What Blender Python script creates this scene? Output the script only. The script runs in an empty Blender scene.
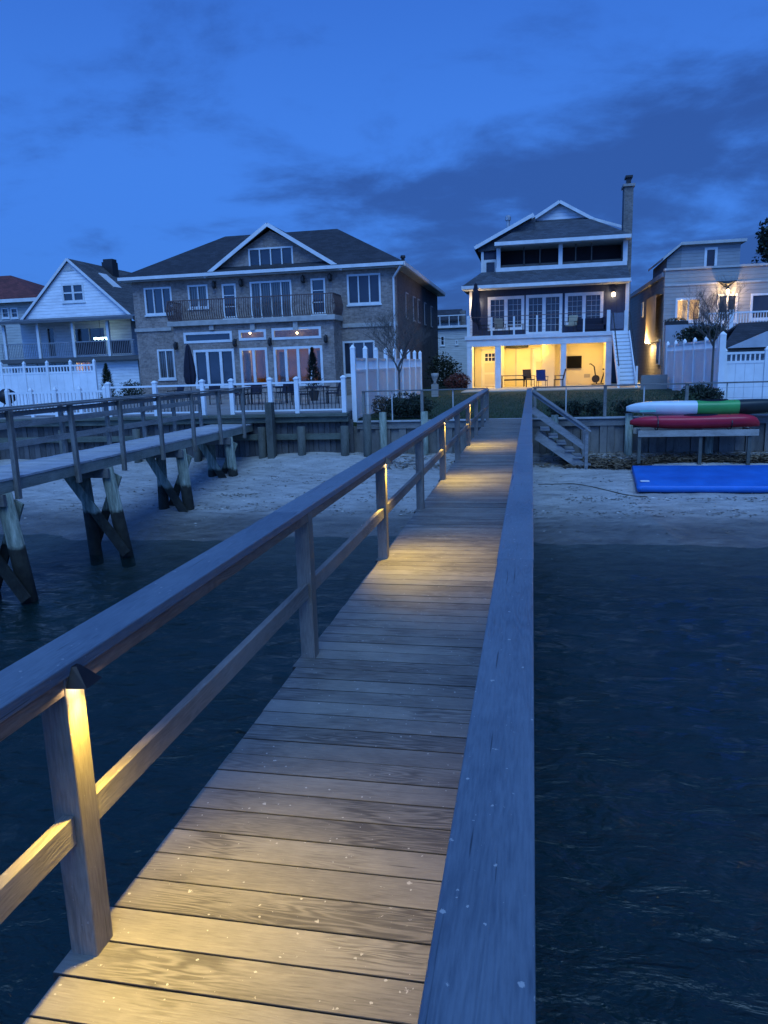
import bpy, math, random
from math import radians as R, sin, cos, pi
from mathutils import Vector, noise
random.seed(7)
sc = bpy.context.scene
col = sc.collection
# ------------------------------------------------------------------ camera maths
F = 740.0; H = 1.75; YAW = R(11.4418); PITCH = R(11.1816); ROLL = R(-1.8)
_f = Vector((-sin(YAW), cos(YAW), 0)); _r = Vector((cos(YAW), sin(YAW), 0)); _u = Vector((0, 0, 1))
_f2 = _f*cos(PITCH) - _u*sin(PITCH); _u2 = _u*cos(PITCH) + _f*sin(PITCH)
_r3 = _r*cos(ROLL) + _u2*sin(ROLL); _u3 = _u2*cos(ROLL) - _r*sin(ROLL)
CAM = Vector((0, 0, H))
def ray(x, y): return _f2 + _r3*((x-384)/F) - _u3*((y-512)/F)
def at(x, y, Y):                       # point of the plane at depth Y seen at x, y in the photograph
    d = ray(x, y); return CAM + d*(Y/d.y)
def atx(x, y, X):
    d = ray(x, y); return CAM + d*(X/d.x)
def px_rect(x0, y0, x1, y1, Y):        # -> X0, X1, Z0, Z1
    xm, ym = (x0+x1)/2, (y0+y1)/2
    return at(x0, ym, Y).x, at(x1, ym, Y).x, at(xm, y1, Y).z, at(xm, y0, Y).z
# ------------------------------------------------------------------ materials
MATS = {}
class NT:
    def __init__(s, name):
        s.m = bpy.data.materials.new(name); s.m.use_nodes = True
        s.t = s.m.node_tree; s.b = s.t.nodes['Principled BSDF']; s.out = s.t.nodes['Material Output']
    def n(s, typ, **kw):
        nd = s.t.nodes.new(typ)
        for k, v in kw.items():
            if k in nd.inputs: nd.inputs[k].default_value = v
            else: setattr(nd, k, v)
        return nd
    def l(s, a, b): s.t.links.new(a, b)
    def math(s, op, a, b=None, clamp=False):
        nd = s.t.nodes.new('ShaderNodeMath'); nd.operation = op; nd.use_clamp = clamp
        for i, v in enumerate((a, b)):
            if v is None: continue
            if isinstance(v, (int, float)): nd.inputs[i].default_value = v
            else: s.l(v, nd.inputs[i])
        return nd.outputs[0]
    def mix(s, fac, a, b, typ='MIX'):
        nd = s.t.nodes.new('ShaderNodeMix'); nd.data_type = 'RGBA'; nd.blend_type = typ
        for sock, v in ((nd.inputs[0], fac), (nd.inputs[6], a), (nd.inputs[7], b)):
            if isinstance(v, (int, float)): sock.default_value = v
            elif isinstance(v, tuple): sock.default_value = (*v[:3], 1)
            else: s.l(v, sock)
        return nd.outputs[2]
    def pos(s, scale=(1, 1, 1), island=False):
        g = s.n('ShaderNodeNewGeometry')
        v = g.outputs['Position']
        mp = s.n('ShaderNodeMapping'); mp.inputs['Scale'].default_value = scale
        if island:
            a = s.n('ShaderNodeVectorMath', operation='MULTIPLY_ADD')
            cb = s.n('ShaderNodeCombineXYZ')
            s.l(g.outputs['Random Per Island'], cb.inputs[0]); s.l(g.outputs['Random Per Island'], cb.inputs[1]); s.l(g.outputs['Random Per Island'], cb.inputs[2])
            s.l(cb.outputs[0], a.inputs[0]); a.inputs[1].default_value = (37, 53, 71); s.l(v, a.inputs[2]); v = a.outputs[0]
        s.l(v, mp.inputs['Vector']); return mp.outputs[0]
    def noise(s, vec, scale, detail=4, rough=.55, dist=0):
        nd = s.n('ShaderNodeTexNoise', Scale=scale, Detail=detail, Roughness=rough, Distortion=dist); s.l(vec, nd.inputs['Vector']); return nd.outputs['Fac']
    def ramp(s, fac, stops):
        nd = s.n('ShaderNodeValToRGB'); e = nd.color_ramp.elements
        while len(e) < len(stops): e.new(.5)
        for i, (p, c) in enumerate(stops):
            e[i].position = p; e[i].color = (*c, 1) if isinstance(c, tuple) else (c, c, c, 1)
        s.l(fac, nd.inputs[0]); return nd.outputs[0]
    def bump(s, h, strength=.3, dist=.01, prev=None):
        nd = s.n('ShaderNodeBump', Strength=strength, Distance=dist); s.l(h, nd.inputs['Height'])
        if prev is not None: s.l(prev, nd.inputs['Normal'])
        return nd.outputs[0]
def plain(name, c, rough=.6, var=.18, scale=3., metal=0, bump=.0, spec=.5, bscale=40):
    if name in MATS: return MATS[name]
    s = NT(name); p = s.pos()
    f = s.noise(p, scale, 6, .6)
    cc = s.ramp(f, [(.3, tuple(x*(1-var) for x in c)), (.7, tuple(min(1, x*(1+var)) for x in c))])
    s.l(cc, s.b.inputs['Base Color'])
    rr = s.math('MULTIPLY_ADD', f, .25); s.t.nodes[-1].inputs[2].default_value = rough-.12
    s.l(rr, s.b.inputs['Roughness']); s.b.inputs['Metallic'].default_value = metal
    s.b.inputs['Specular IOR Level'].default_value = spec
    if bump:
        s.l(s.bump(s.noise(p, bscale, 4), bump, .02), s.b.inputs['Normal'])
    MATS[name] = s.m; return s.m
def emis(name, c, st):
    if name in MATS: return MATS[name]
    s = NT(name); s.b.inputs['Base Color'].default_value = (*c, 1)
    s.b.inputs['Emission Color'].default_value = (*c, 1); s.b.inputs['Emission Strength'].default_value = st
    MATS[name] = s.m; return s.m
def wood(name, dark, light, axis='X', grain=1., specks=0., rough=.7, rings=1., gap=None, stain=.5):
    # gap: sawn sides facing the gaps are coloured near black as painted shade
    if name in MATS: return MATS[name]
    s = NT(name)
    ax = 'XYZ'.index(axis); cross = [i for i in range(3) if i != ax]
    scg = [13.]*3; scg[ax] = 1.3
    nf = s.noise(s.pos(tuple(scg), island=True), 1., 2.2, .5, .35)
    wv = s.math('MULTIPLY_ADD', s.math('SINE', s.math('MULTIPLY', nf, 95.*grain)), .5); s.t.nodes[-1].inputs[2].default_value = .5
    rgate = s.ramp(s.noise(s.pos((1.7, 1.7, 1.7), island=True), 1., 3), [(.44, .12), (.60, 1.)])
    wv = s.math('MULTIPLY', wv, rgate)
    sc2 = [190.]*3; sc2[ax] = 15.
    fine = s.noise(s.pos(tuple(sc2), island=True), 1., 5, .65)
    sc3 = [5.]*3; sc3[ax] = 1.2
    big = s.noise(s.pos(tuple(sc3), island=True), 1., 5, .65, .6)
    g = s.n('ShaderNodeNewGeometry'); rnd = g.outputs['Random Per Island']
    wf = s.math('MULTIPLY', wv, .15*rings)
    a = s.math('MULTIPLY', fine, .52); b = s.math('MULTIPLY', big, .62)
    t = s.math('ADD', s.math('ADD', s.math('SUBTRACT', .06, wf), a), b)
    t = s.math('ADD', t, s.math('MULTIPLY', s.math('SUBTRACT', rnd, .5), .2))
    mid = tuple((x+y)/2 for x, y in zip(dark, light))
    c = s.ramp(t, [(.28, tuple(x*.6 for x in dark)), (.45, dark), (.62, mid), (.85, light)])
    # drying cracks along the grain
    sc4 = [75.]*3; sc4[ax] = 2.4
    ck = s.ramp(s.noise(s.pos(tuple(sc4), island=True), 1., 2, .5), [(.70, 0.), (.735, 1.)])
    c = s.mix(s.math('MULTIPLY', ck, .75), c, tuple(x*.18 for x in dark))
    vk = s.n('ShaderNodeTexVoronoi', feature='F1', Scale=2.3, Randomness=1.); s.l(s.pos(island=True), vk.inputs['Vector'])
    kn = s.ramp(s.math('ADD', vk.outputs['Distance'], s.math('MULTIPLY', s.math('SUBTRACT', s.noise(s.pos(), 60, 3), .5), .035)), [(.022, 1.), (.045, 0.)])
    c = s.mix(s.math('MULTIPLY', kn, .7), c, tuple(x*.3 for x in dark))
    # weather stains with a shape of their own
    st = s.ramp(s.noise(s.pos((1, 1, 1)), 4.3, 6, .7), [(.42, 0.), (.66, 1.)])
    c = s.mix(s.math('MULTIPLY', st, .38*stain), c, tuple(x*.5 for x in dark))
    if specks:
        v = s.n('ShaderNodeTexVoronoi', feature='F1', Scale=15., Randomness=1.); s.l(s.pos((1, 1.25, 1)), v.inputs['Vector'])
        d = s.math('ADD', v.outputs['Distance'], s.math('MULTIPLY', s.math('SUBTRACT', s.noise(s.pos(), 75, 4, .7), .5), .9))
        cs = s.n('ShaderNodeSeparateColor'); s.l(v.outputs['Color'], cs.inputs[0])
        thr = s.math('MULTIPLY', s.math('POWER', cs.outputs[0], 30.), .13)
        m = s.math('LESS_THAN', d, thr)
        v2 = s.n('ShaderNodeTexVoronoi', feature='F1', Scale=60., Randomness=1.); s.l(s.pos(), v2.inputs['Vector'])
        cs2 = s.n('ShaderNodeSeparateColor'); s.l(v2.outputs['Color'], cs2.inputs[0])
        m2 = s.math('LESS_THAN', s.math('ADD', v2.outputs['Distance'], s.math('MULTIPLY', s.math('SUBTRACT', s.noise(s.pos(), 240, 2), .5), .5)), s.math('MULTIPLY', s.math('POWER', cs2.outputs[1], 22.), .30))
        c = s.mix(s.math('MULTIPLY', s.math('MAXIMUM', m, m2), .85*specks), c, (.48, .48, .46))
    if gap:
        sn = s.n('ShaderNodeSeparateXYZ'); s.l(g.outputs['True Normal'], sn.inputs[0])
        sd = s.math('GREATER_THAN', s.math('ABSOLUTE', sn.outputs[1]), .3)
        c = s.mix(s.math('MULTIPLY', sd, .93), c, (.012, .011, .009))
    s.l(c, s.b.inputs['Base Color'])
    s.l(s.math('ADD', s.math('MULTIPLY', big, .3), rough-.15), s.b.inputs['Roughness'])
    h = s.math('ADD', s.math('MULTIPLY', wv, -.5), fine)
    s.l(s.bump(h, .55, .0022), s.b.inputs['Normal'])
    MATS[name] = s.m; return s.m
def brick(name, c1, c2, mortar, bw=.22, bh=.075, axis='X', m=.01):
    if name in MATS: return MATS[name]
    s = NT(name); g = s.n('ShaderNodeNewGeometry'); sp = s.n('ShaderNodeSeparateXYZ'); s.l(g.outputs['Position'], sp.inputs[0])
    cb = s.n('ShaderNodeCombineXYZ'); s.l(s.math('ADD', sp.outputs[0], sp.outputs[1]), cb.inputs[0]); s.l(sp.outputs[2], cb.inputs[1])
    bt = s.n('ShaderNodeTexBrick', Scale=1.); bt.inputs['Brick Width'].default_value = bw; bt.inputs['Row Height'].default_value = bh
    bt.inputs['Mortar Size'].default_value = m; bt.inputs['Color1'].default_value = (*c1, 1); bt.inputs['Color2'].default_value = (*c2, 1); bt.inputs['Mortar'].default_value = (*mortar, 1)
    s.l(cb.outputs[0], bt.inputs['Vector'])
    f = s.noise(s.pos(), .9, 6, .65); f2 = s.noise(s.pos(), 7., 4, .6)
    c = s.mix(.75, bt.outputs['Color'], s.ramp(f, [(.3, .55), (.7, 1.15)]), 'MULTIPLY')
    c = s.mix(.6, c, s.ramp(f2, [(.3, .5), (.7, 1.35)]), 'MULTIPLY')
    s.l(c, s.b.inputs['Base Color']); s.b.inputs['Roughness'].default_value = .9
    s.l(s.bump(s.math('SUBTRACT', 1., bt.outputs['Fac']), .5, .008), s.b.inputs['Normal'])
    MATS[name] = s.m; return s.m
def siding(name, c, lap=.15, var=.14, axis='Z'):
    if name in MATS: return MATS[name]
    s = NT(name); g = s.n('ShaderNodeNewGeometry'); sp = s.n('ShaderNodeSeparateXYZ'); s.l(g.outputs['Position'], sp.inputs[0])
    src = sp.outputs[2] if axis == 'Z' else s.math('ADD', sp.outputs[0], sp.outputs[1])
    fr = s.math('FRACT', s.math('DIVIDE', src, lap))
    f = s.noise(s.pos((1, 1, 3)), 1.3, 6, .65)
    cc = s.ramp(f, [(.3, tuple(x*(1-var) for x in c)), (.7, tuple(min(1, x*(1+var)) for x in c))])
    groove = s.ramp(fr, [(0., .55), (.1, 1.), (.93, 1.), (1., .5)])
    s.l(s.mix(.8, cc, groove, 'MULTIPLY'), s.b.inputs['Base Color']); s.b.inputs['Roughness'].default_value = .65
    s.l(s.bump(s.math('SUBTRACT', 1., fr), .8, .02), s.b.inputs['Normal'])
    MATS[name] = s.m; return s.m
def shingle(name, c):
    if name in MATS: return MATS[name]
    s = NT(name); g = s.n('ShaderNodeNewGeometry'); sp = s.n('ShaderNodeSeparateXYZ'); s.l(g.outputs['Position'], sp.inputs[0])
    cb = s.n('ShaderNodeCombineXYZ'); s.l(s.math('ADD', sp.outputs[0], s.math('MULTIPLY', sp.outputs[1], .37)), cb.inputs[0]); s.l(s.math('MULTIPLY', sp.outputs[2], 1.), cb.inputs[1])
    bt = s.n('ShaderNodeTexBrick', Scale=1.); bt.inputs['Brick Width'].default_value = .3; bt.inputs['Row Height'].default_value = .085
    bt.inputs['Mortar Size'].default_value = .006
    bt.inputs['Color1'].default_value = (*[x*.7 for x in c], 1); bt.inputs['Color2'].default_value = (*[x*1.3 for x in c], 1); bt.inputs['Mortar'].default_value = (*[x*.35 for x in c], 1)
    s.l(cb.outputs[0], bt.inputs['Vector'])
    cc = s.mix(.7, bt.outputs['Color'], s.ramp(s.noise(s.pos(), .7, 6, .7), [(.3, .6), (.7, 1.25)]), 'MULTIPLY')
    s.l(cc, s.b.inputs['Base Color']); s.b.inputs['Roughness'].default_value = .85
    s.l(s.bump(bt.outputs['Fac'], .4, -.01), s.b.inputs['Normal'])
    MATS[name] = s.m; return s.m
def glass_dark(name, c=(.012, .016, .024), rough=.06):
    if name in MATS: return MATS[name]
    s = NT(name); f = s.noise(s.pos(), .8, 4)
    s.l(s.ramp(f, [(.3, c), (.75, tuple(x*2.6 for x in c))]), s.b.inputs['Base Color'])
    s.b.inputs['Roughness'].default_value = rough; s.b.inputs['Specular IOR Level'].default_value = .7
    s.l(s.bump(s.noise(s.pos(), 2.2, 2), .06, .05), s.b.inputs['Normal'])
    MATS[name] = s.m; return s.m
def glass_curtain(name):
    s = NT(name); w_ = s.n('ShaderNodeTexWave', bands_direction='X', Scale=2.6, Distortion=1.5); s.l(s.pos((1, 1, .15)), w_.inputs['Vector'])
    s.l(s.ramp(w_.outputs['Fac'], [(.2, (.035, .04, .045)), (.8, (.12, .125, .13))]), s.b.inputs['Base Color']); s.b.inputs['Roughness'].default_value = .08
    MATS[name] = s.m; return s.m
def glass_clear(name):
    if name in MATS: return MATS[name]
    s = NT(name); tr = s.n('ShaderNodeBsdfTransparent'); gl = s.n('ShaderNodeBsdfGlossy', Roughness=.04)
    fr = s.n('ShaderNodeFresnel', IOR=1.5); mx = s.n('ShaderNodeMixShader')
    tr.inputs[0].default_value = (.9, .93, .93, 1)
    s.l(s.math('ADD', fr.outputs[0], .02), mx.inputs[0]); s.l(tr.outputs[0], mx.inputs[1]); s.l(gl.outputs[0], mx.inputs[2]); s.l(mx.outputs[0], s.out.inputs[0])
    MATS[name] = s.m; return s.m
def leafmat(name, c, c2=None):
    if name in MATS: return MATS[name]
    c2 = c2 or tuple(x*.4 for x in c)
    s = NT(name); g = s.n('ShaderNodeNewGeometry')
    cc = s.mix(g.outputs['Random Per Island'], c, c2)
    s.l(cc, s.b.inputs['Base Color']); s.b.inputs['Roughness'].default_value = .7
    MATS[name] = s.m; return s.m

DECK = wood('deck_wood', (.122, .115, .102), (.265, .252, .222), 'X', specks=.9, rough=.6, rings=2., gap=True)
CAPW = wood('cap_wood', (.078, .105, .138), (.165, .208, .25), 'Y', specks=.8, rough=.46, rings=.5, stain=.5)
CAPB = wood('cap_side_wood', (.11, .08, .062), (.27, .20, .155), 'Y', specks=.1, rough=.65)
POSTW = wood('post_wood', (.12, .105, .09), (.27, .24, .205), 'Z', specks=.35, rough=.65)
RAILW = wood('rail_wood', (.14, .125, .11), (.31, .285, .25), 'Y', specks=.4, rough=.62)
OLDW = wood('old_wood_long', (.17, .17, .16), (.38, .38, .365), 'Y', rough=.8)
OLDX = wood('old_wood_cross', (.10, .10, .095), (.26, .26, .25), 'X', rough=.8)
OLDZ = wood('old_wood_upright', (.12, .12, .11), (.30, .30, .28), 'Z', rough=.8)
OLDDECK = wood('old_deck_wood', (.34, .35, .36), (.56, .57, .59), 'X', rough=.6)
GREENW = wood('algae_wood', (.07, .085, .068), (.17, .19, .155), 'X', rough=.84)
STAIRW = wood('stair_wood', (.14, .15, .16), (.34, .35, .36), 'X', rough=.6)
NEWW = wood('rack_wood', (.26, .24, .20), (.48, .45, .39), 'X', rough=.7)
SHEET = wood('sheet_wood', (.105, .10, .09), (.23, .22, .20), 'Z', rough=.8)
def pile_mat():
    s = NT('pile_wood'); g = s.n('ShaderNodeNewGeometry'); sp = s.n('ShaderNodeSeparateXYZ'); s.l(g.outputs['Position'], sp.inputs[0])
    n = s.noise(s.pos((9, 9, 1.2)), 1.6, 6, .7); n2 = s.noise(s.pos(), 5, 5)
    top = s.ramp(n, [(.3, (.07, .085, .07)), (.5, (.22, .26, .21)), (.7, (.42, .46, .39))])
    low = s.ramp(n2, [(.35, (.008, .009, .007)), (.7, (.028, .03, .022))])
    lv = s.math('ADD', sp.outputs[2], s.math('MULTIPLY', s.math('SUBTRACT', n2, .5), .25))
    k = s.n('ShaderNodeMapRange'); k.inputs[1].default_value = -1.27; k.inputs[2].default_value = -1.19; s.l(lv, k.inputs[0])
    s.l(s.mix(k.outputs[0], low, top), s.b.inputs['Base Color']); s.b.inputs['Roughness'].default_value = .85
    s.l(s.bump(s.math('ADD', n, n2), .8, .03), s.b.inputs['Normal']); return s.m
PILE = pile_mat()
WHITE = plain('white_vinyl', (.78, .80, .80), .5, .1, 1.5)
TRIM = plain('white_trim', (.66, .68, .68), .55, .12, 2.)
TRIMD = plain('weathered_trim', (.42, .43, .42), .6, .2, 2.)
STONE = plain('limestone_trim', (.40, .38, .35), .8, .2, 3., bump=.3)
IRON = plain('black_iron', (.015, .014, .014), .5, .3, 6.)
IRONB = plain('brown_iron', (.11, .065, .055), .6, .3, 6.)
DARK = plain('dark_fabric', (.012, .014, .03), .9, .35, 5.)
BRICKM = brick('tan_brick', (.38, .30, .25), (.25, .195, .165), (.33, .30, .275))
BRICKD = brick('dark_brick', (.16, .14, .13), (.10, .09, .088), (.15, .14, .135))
CHIMB = brick('chimney_brick', (.24, .22, .20), (.15, .14, .13), (.26, .25, .24))
NAVY = siding('navy_siding', (.016, .027, .062), .3, .2, axis='X')
WSID = siding('white_siding', (.76, .78, .79), .2)
GSID = siding('grey_siding', (.30, .30, .29), .2)
CSID = siding('cream_siding', (.5, .51, .49), .15)
SHG = shingle('charcoal_shingle', (.03, .033, .04))
SHN = shingle('blue_grey_shingle', (.062, .072, .088))
SHR = shingle('red_shingle', (.14, .035, .03))
SHW = shingle('grey_shingle', (.085, .088, .09))
GLD = glass_dark('window_glass'); GLC = glass_clear('clear_glass'); GLU = glass_curtain('curtained_glass')
CREAM = plain('cream_wall', (.74, .66, .42), .7, .05, 1.)
CREAMD = plain('cream_door', (.78, .73, .58), .5, .05, 1.)
WARMROOM = plain('tan_room_wall', (.26, .16, .09), .8, .5, .8)
CONC = plain('concrete', (.30, .29, .27), .85, .2, 1.5, bump=.3)
LEAFD = leafmat('dark_leaf', (.022, .040, .020), (.010, .018, .012))
LEAFM = leafmat('green_leaf', (.055, .085, .035), (.02, .035, .018))
LEAFR = leafmat('red_leaf', (.14, .03, .022), (.05, .012, .01))
BARK = plain('bark', (.10, .088, .078), .9, .35, 12., bump=.5)
# ------------------------------------------------------------------ mesh building
ORG = {}
class MB:
    def __init__(s): s.v = []; s.f = []
    def add(s, vs, fs):
        b = len(s.v); s.v += [Vector(v) for v in vs]; s.f += [[b+i for i in f] for f in fs]; return s
    def box(s, x0, x1, y0, y1, z0, z1):
        if x0 > x1: x0, x1 = x1, x0
        if y0 > y1: y0, y1 = y1, y0
        if z0 > z1: z0, z1 = z1, z0
        return s.add([(x0,y0,z0),(x1,y0,z0),(x1,y1,z0),(x0,y1,z0),(x0,y0,z1),(x1,y0,z1),(x1,y1,z1),(x0,y1,z1)],
                     [(0,3,2,1),(4,5,6,7),(0,1,5,4),(1,2,6,5),(2,3,7,6),(3,0,4,7)])
    def bar(s, p, q, w, h, up=(0,0,1)):      # w across, h along up
        p, q = Vector(p), Vector(q); d = (q-p).normalized(); a = d.cross(Vector(up)).normalized(); b = a.cross(d).normalized()
        a *= w/2; b *= h/2
        return s.add([p-a-b, p+a-b, p+a+b, p-a+b, q-a-b, q+a-b, q+a+b, q-a+b], [(0,1,2,3),(7,6,5,4),(4,5,1,0),(5,6,2,1),(6,7,3,2),(7,4,0,3)])
    def tube(s, p, q, r0, r1=None, n=8, cap=True):
        p, q = Vector(p), Vector(q); r1 = r0 if r1 is None else r1
        d = (q-p).normalized(); a = d.orthogonal().normalized(); b = d.cross(a)
        vs = [p+(a*cos(2*pi*i/n)+b*sin(2*pi*i/n))*r0 for i in range(n)]+[q+(a*cos(2*pi*i/n)+b*sin(2*pi*i/n))*r1 for i in range(n)]
        fs = [(i, (i+1) % n, n+(i+1) % n, n+i) for i in range(n)]
        if cap: fs += [tuple(range(n-1, -1, -1)), tuple(range(n, 2*n))]
        return s.add(vs, fs)
    def path(s, pts, r, n=6):
        for a, b in zip(pts, pts[1:]): s.tube(a, b, r, r, n)
        return s
    def lathe(s, c, prof, n=12, rot=0):              # prof (r, z)
        c = Vector(c); vs = []; fs = []
        for r, z in prof: vs += [c+Vector((r*cos(2*pi*i/n+rot), r*sin(2*pi*i/n+rot), z)) for i in range(n)]
        for k in range(len(prof)-1): fs += [(k*n+i, k*n+(i+1) % n, (k+1)*n+(i+1) % n, (k+1)*n+i) for i in range(n)]
        fs += [tuple(range(n-1, -1, -1)), tuple(range((len(prof)-1)*n, len(prof)*n))]
        return s.add(vs, fs)
    def prism(s, poly, y0, y1):              # poly of (x, z), extruded along Y
        n = len(poly); vs = [(x, y0, z) for x, z in poly]+[(x, y1, z) for x, z in poly]
        return s.add(vs, [tuple(range(n)), tuple(range(2*n-1, n-1, -1))]+[(i, n+i, n+(i+1) % n, (i+1) % n) for i in range(n)])
    def prismx(s, poly, x0, x1):             # poly of (y, z), extruded along X
        n = len(poly); vs = [(x0, y, z) for y, z in poly]+[(x1, y, z) for y, z in poly]
        return s.add(vs, [tuple(range(n-1, -1, -1)), tuple(range(n, 2*n))]+[(i, (i+1) % n, n+(i+1) % n, n+i) for i in range(n)])
    def slab(s, pts, t=.12):                 # sloping slab, pts counter-clockwise from above, thickness downwards
        n = len(pts); vs = [Vector(p) for p in pts]+[Vector(p)-Vector((0, 0, t)) for p in pts]
        return s.add(vs, [tuple(range(n)), tuple(range(2*n-1, n-1, -1))]+[(i, n+i, n+(i+1) % n, (i+1) % n) for i in range(n)])
    def build(s, name, mat, parent=None, label=None, cat=None, group=None, kind=None, bevel=0, smooth=False):
        o0 = ORG.get(parent, Vector((0, 0, 0))) if parent is not None else None
        if parent is None and kind is None:
            xs = [v.x for v in s.v]; ys = [v.y for v in s.v]; o0 = Vector(((min(xs)+max(xs))/2, (min(ys)+max(ys))/2, min(v.z for v in s.v)))
        if o0 is None: o0 = Vector((0, 0, 0))
        me = bpy.data.meshes.new(name); me.from_pydata([tuple(v-o0) for v in s.v], [], s.f); me.validate(); me.update()
        me.materials.append(mat)
        o = bpy.data.objects.new(name, me); col.objects.link(o)
        if parent is not None: o.parent = parent
        else: o.location = o0
        ORG[o] = o0
        if smooth: me.polygons.foreach_set('use_smooth', [True]*len(me.polygons))
        if bevel:
            b = o.modifiers.new('bevel', 'BEVEL'); b.width = bevel; b.segments = 2; b.limit_method = 'ANGLE'
        return tag(o, label, cat, group, kind)
def tag(o, label=None, cat=None, group=None, kind=None):
    if label: o['label'] = label
    if cat: o['category'] = cat
    if group: o['group'] = group
    if kind: o['kind'] = kind
    return o
def thing(name, label, cat, loc, group=None):
    o = bpy.data.objects.new(name, None); o.empty_display_size = .2; col.objects.link(o); o.location = loc; ORG[o] = Vector(loc)
    return tag(o, label, cat, group)
def copy_tree(o, parent=None, loc=None, label=None, rotz=None, scale=None):
    c = o.copy(); col.objects.link(c)
    if parent is not None: c.parent = parent
    for ch in list(KIDS(o)): copy_tree(ch, c)
    if loc is not None: c.location = loc; ORG[c] = Vector(loc)
    if label: c['label'] = label
    if rotz is not None: c.rotation_euler = (0, 0, rotz)
    if scale is not None: c.scale = scale
    return c
def KIDS(o): return [x for x in col.objects if x.parent == o]
def wall(parent, name, mat, X0, X1, Z0, Z1, Y, th, holes=()):      # wall facing -Y with real openings
    m = MB(); xs = sorted({X0, X1, *[h[0] for h in holes], *[h[1] for h in holes]}); zs = sorted({Z0, Z1, *[h[2] for h in holes], *[h[3] for h in holes]})
    xs = [x for x in xs if X0 <= x <= X1]; zs = [z for z in zs if Z0 <= z <= Z1]
    inh = lambda x, z: any(h[0] < x < h[1] and h[2] < z < h[3] for h in holes)
    for a, b in zip(xs, xs[1:]):
        for c, d in zip(zs, zs[1:]):
            if inh((a+b)/2, (c+d)/2): continue
            m.add([(a, Y, c), (b, Y, c), (b, Y, d), (a, Y, d)], [(0, 1, 2, 3)])
            m.add([(a, Y+th, c), (b, Y+th, c), (b, Y+th, d), (a, Y+th, d)], [(3, 2, 1, 0)])
    for a, b, c, d in list(holes)+[(X0, X1, Z0, Z1)]:
        m.add([(a, Y, c), (b, Y, c), (b, Y, d), (a, Y, d), (a, Y+th, c), (b, Y+th, c), (b, Y+th, d), (a, Y+th, d)], [(0, 4, 5, 1), (1, 5, 6, 2), (2, 6, 7, 3), (3, 7, 4, 0)])
    return m.build(name, mat, parent)
def window(parent, hole, Y, cols=1, rows=1, name='window', mat=TRIM, pane=GLD, fw=.09, mw=.06, sill=True, th=.12, thin=(), leafcols=None):
    a, b, c, d = hole; m = MB(); y0, y1 = Y-.03, Y+th
    e = .012
    m.box(a-e, a+fw, y0, y1, c-e, d+e).box(b-fw, b+e, y0, y1, c-e, d+e).box(a+fw, b-fw, y0, y1, d-fw, d+e).box(a+fw, b-fw, y0, y1, c-e, c+fw)
    for i in range(1, cols):
        x = a+(b-a)*i/cols; m.box(x-mw/2, x+mw/2, y0+.01, y1-.02, c+fw, d-fw)
    for i in range(1, rows):
        z = c+(d-c)*i/rows; m.box(a+fw, b-fw, y0+.02, y1-.03, z-mw*.3, z+mw*.3)
    if sill: m.box(a-.06, b+.06, Y-.07, Y-.031, c-.09, c-.014)
    w = m.build(name, mat, parent)
    MB().box(a+fw*.8, b-fw*.8, Y+.05, Y+.062, c+fw*.8, d-fw*.8).build('pane', pane, w)
    return w
def blob_leaves(m, c, rx, ry, rz, n, size, rng):
    for _ in range(n):
        while True:
            p = Vector((rng.uniform(-1, 1), rng.uniform(-1, 1), rng.uniform(-1, 1)))
            if .35 < p.length < 1: break
        k = 1+.28*noise.noise(p*2.3+Vector(c)); q = Vector((c[0]+p.x*rx*k, c[1]+p.y*ry*k, c[2]+p.z*rz*k))
        d = Vector((rng.gauss(0, 1), rng.gauss(0, 1), rng.gauss(0, 1)+.4)).normalized(); a = d.orthogonal().normalized(); b = d.cross(a); t = rng.uniform(0, 6.28)
        a, b = a*cos(t)+b*sin(t), b*cos(t)-a*sin(t); s = size*rng.uniform(.6, 1.4)
        m.add([q-a*s, q+b*s*.45, q+a*s, q-b*s*.45], [(0, 1, 2, 3)])
# ------------------------------------------------------------------ setting: beach, water, lawn, patio
def gz(x, y):                                   # beach profile
    pts = [(-60, -5.5), (0, -4.2), (10, -3.3), (14.5, -2.6), (16.6, -2.24), (18, -1.98), (20, -1.66), (22, -1.4), (23.6, -1.12), (30, -1.0)]
    yy = y+.9*noise.noise(Vector((x*.16, 3.1, 0)))*max(0, min(1, (22-y)/4))+.35*noise.noise(Vector((x*.7, 5.1, 0)))*max(0, min(1, (21-y)/3))
    for (a, b), (c, d) in zip(pts, pts[1:]):
        if yy <= c: z = b+(d-b)*(yy-a)/(c-a); break
    else: z = -1.0
    z += .05*noise.noise(Vector((x*.5, y*.8, 0)))+.02*noise.noise(Vector((x*2.1, y*2.6, 1)))
    if y > 17: z += .014*noise.noise(Vector((x*6, y*7, 2)))
    # a low drift of sand in front of the left timber bulkhead
    z += .22*math.exp(-((x+7)**2/5+(y-23)**2/1.2))
    return z
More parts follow.
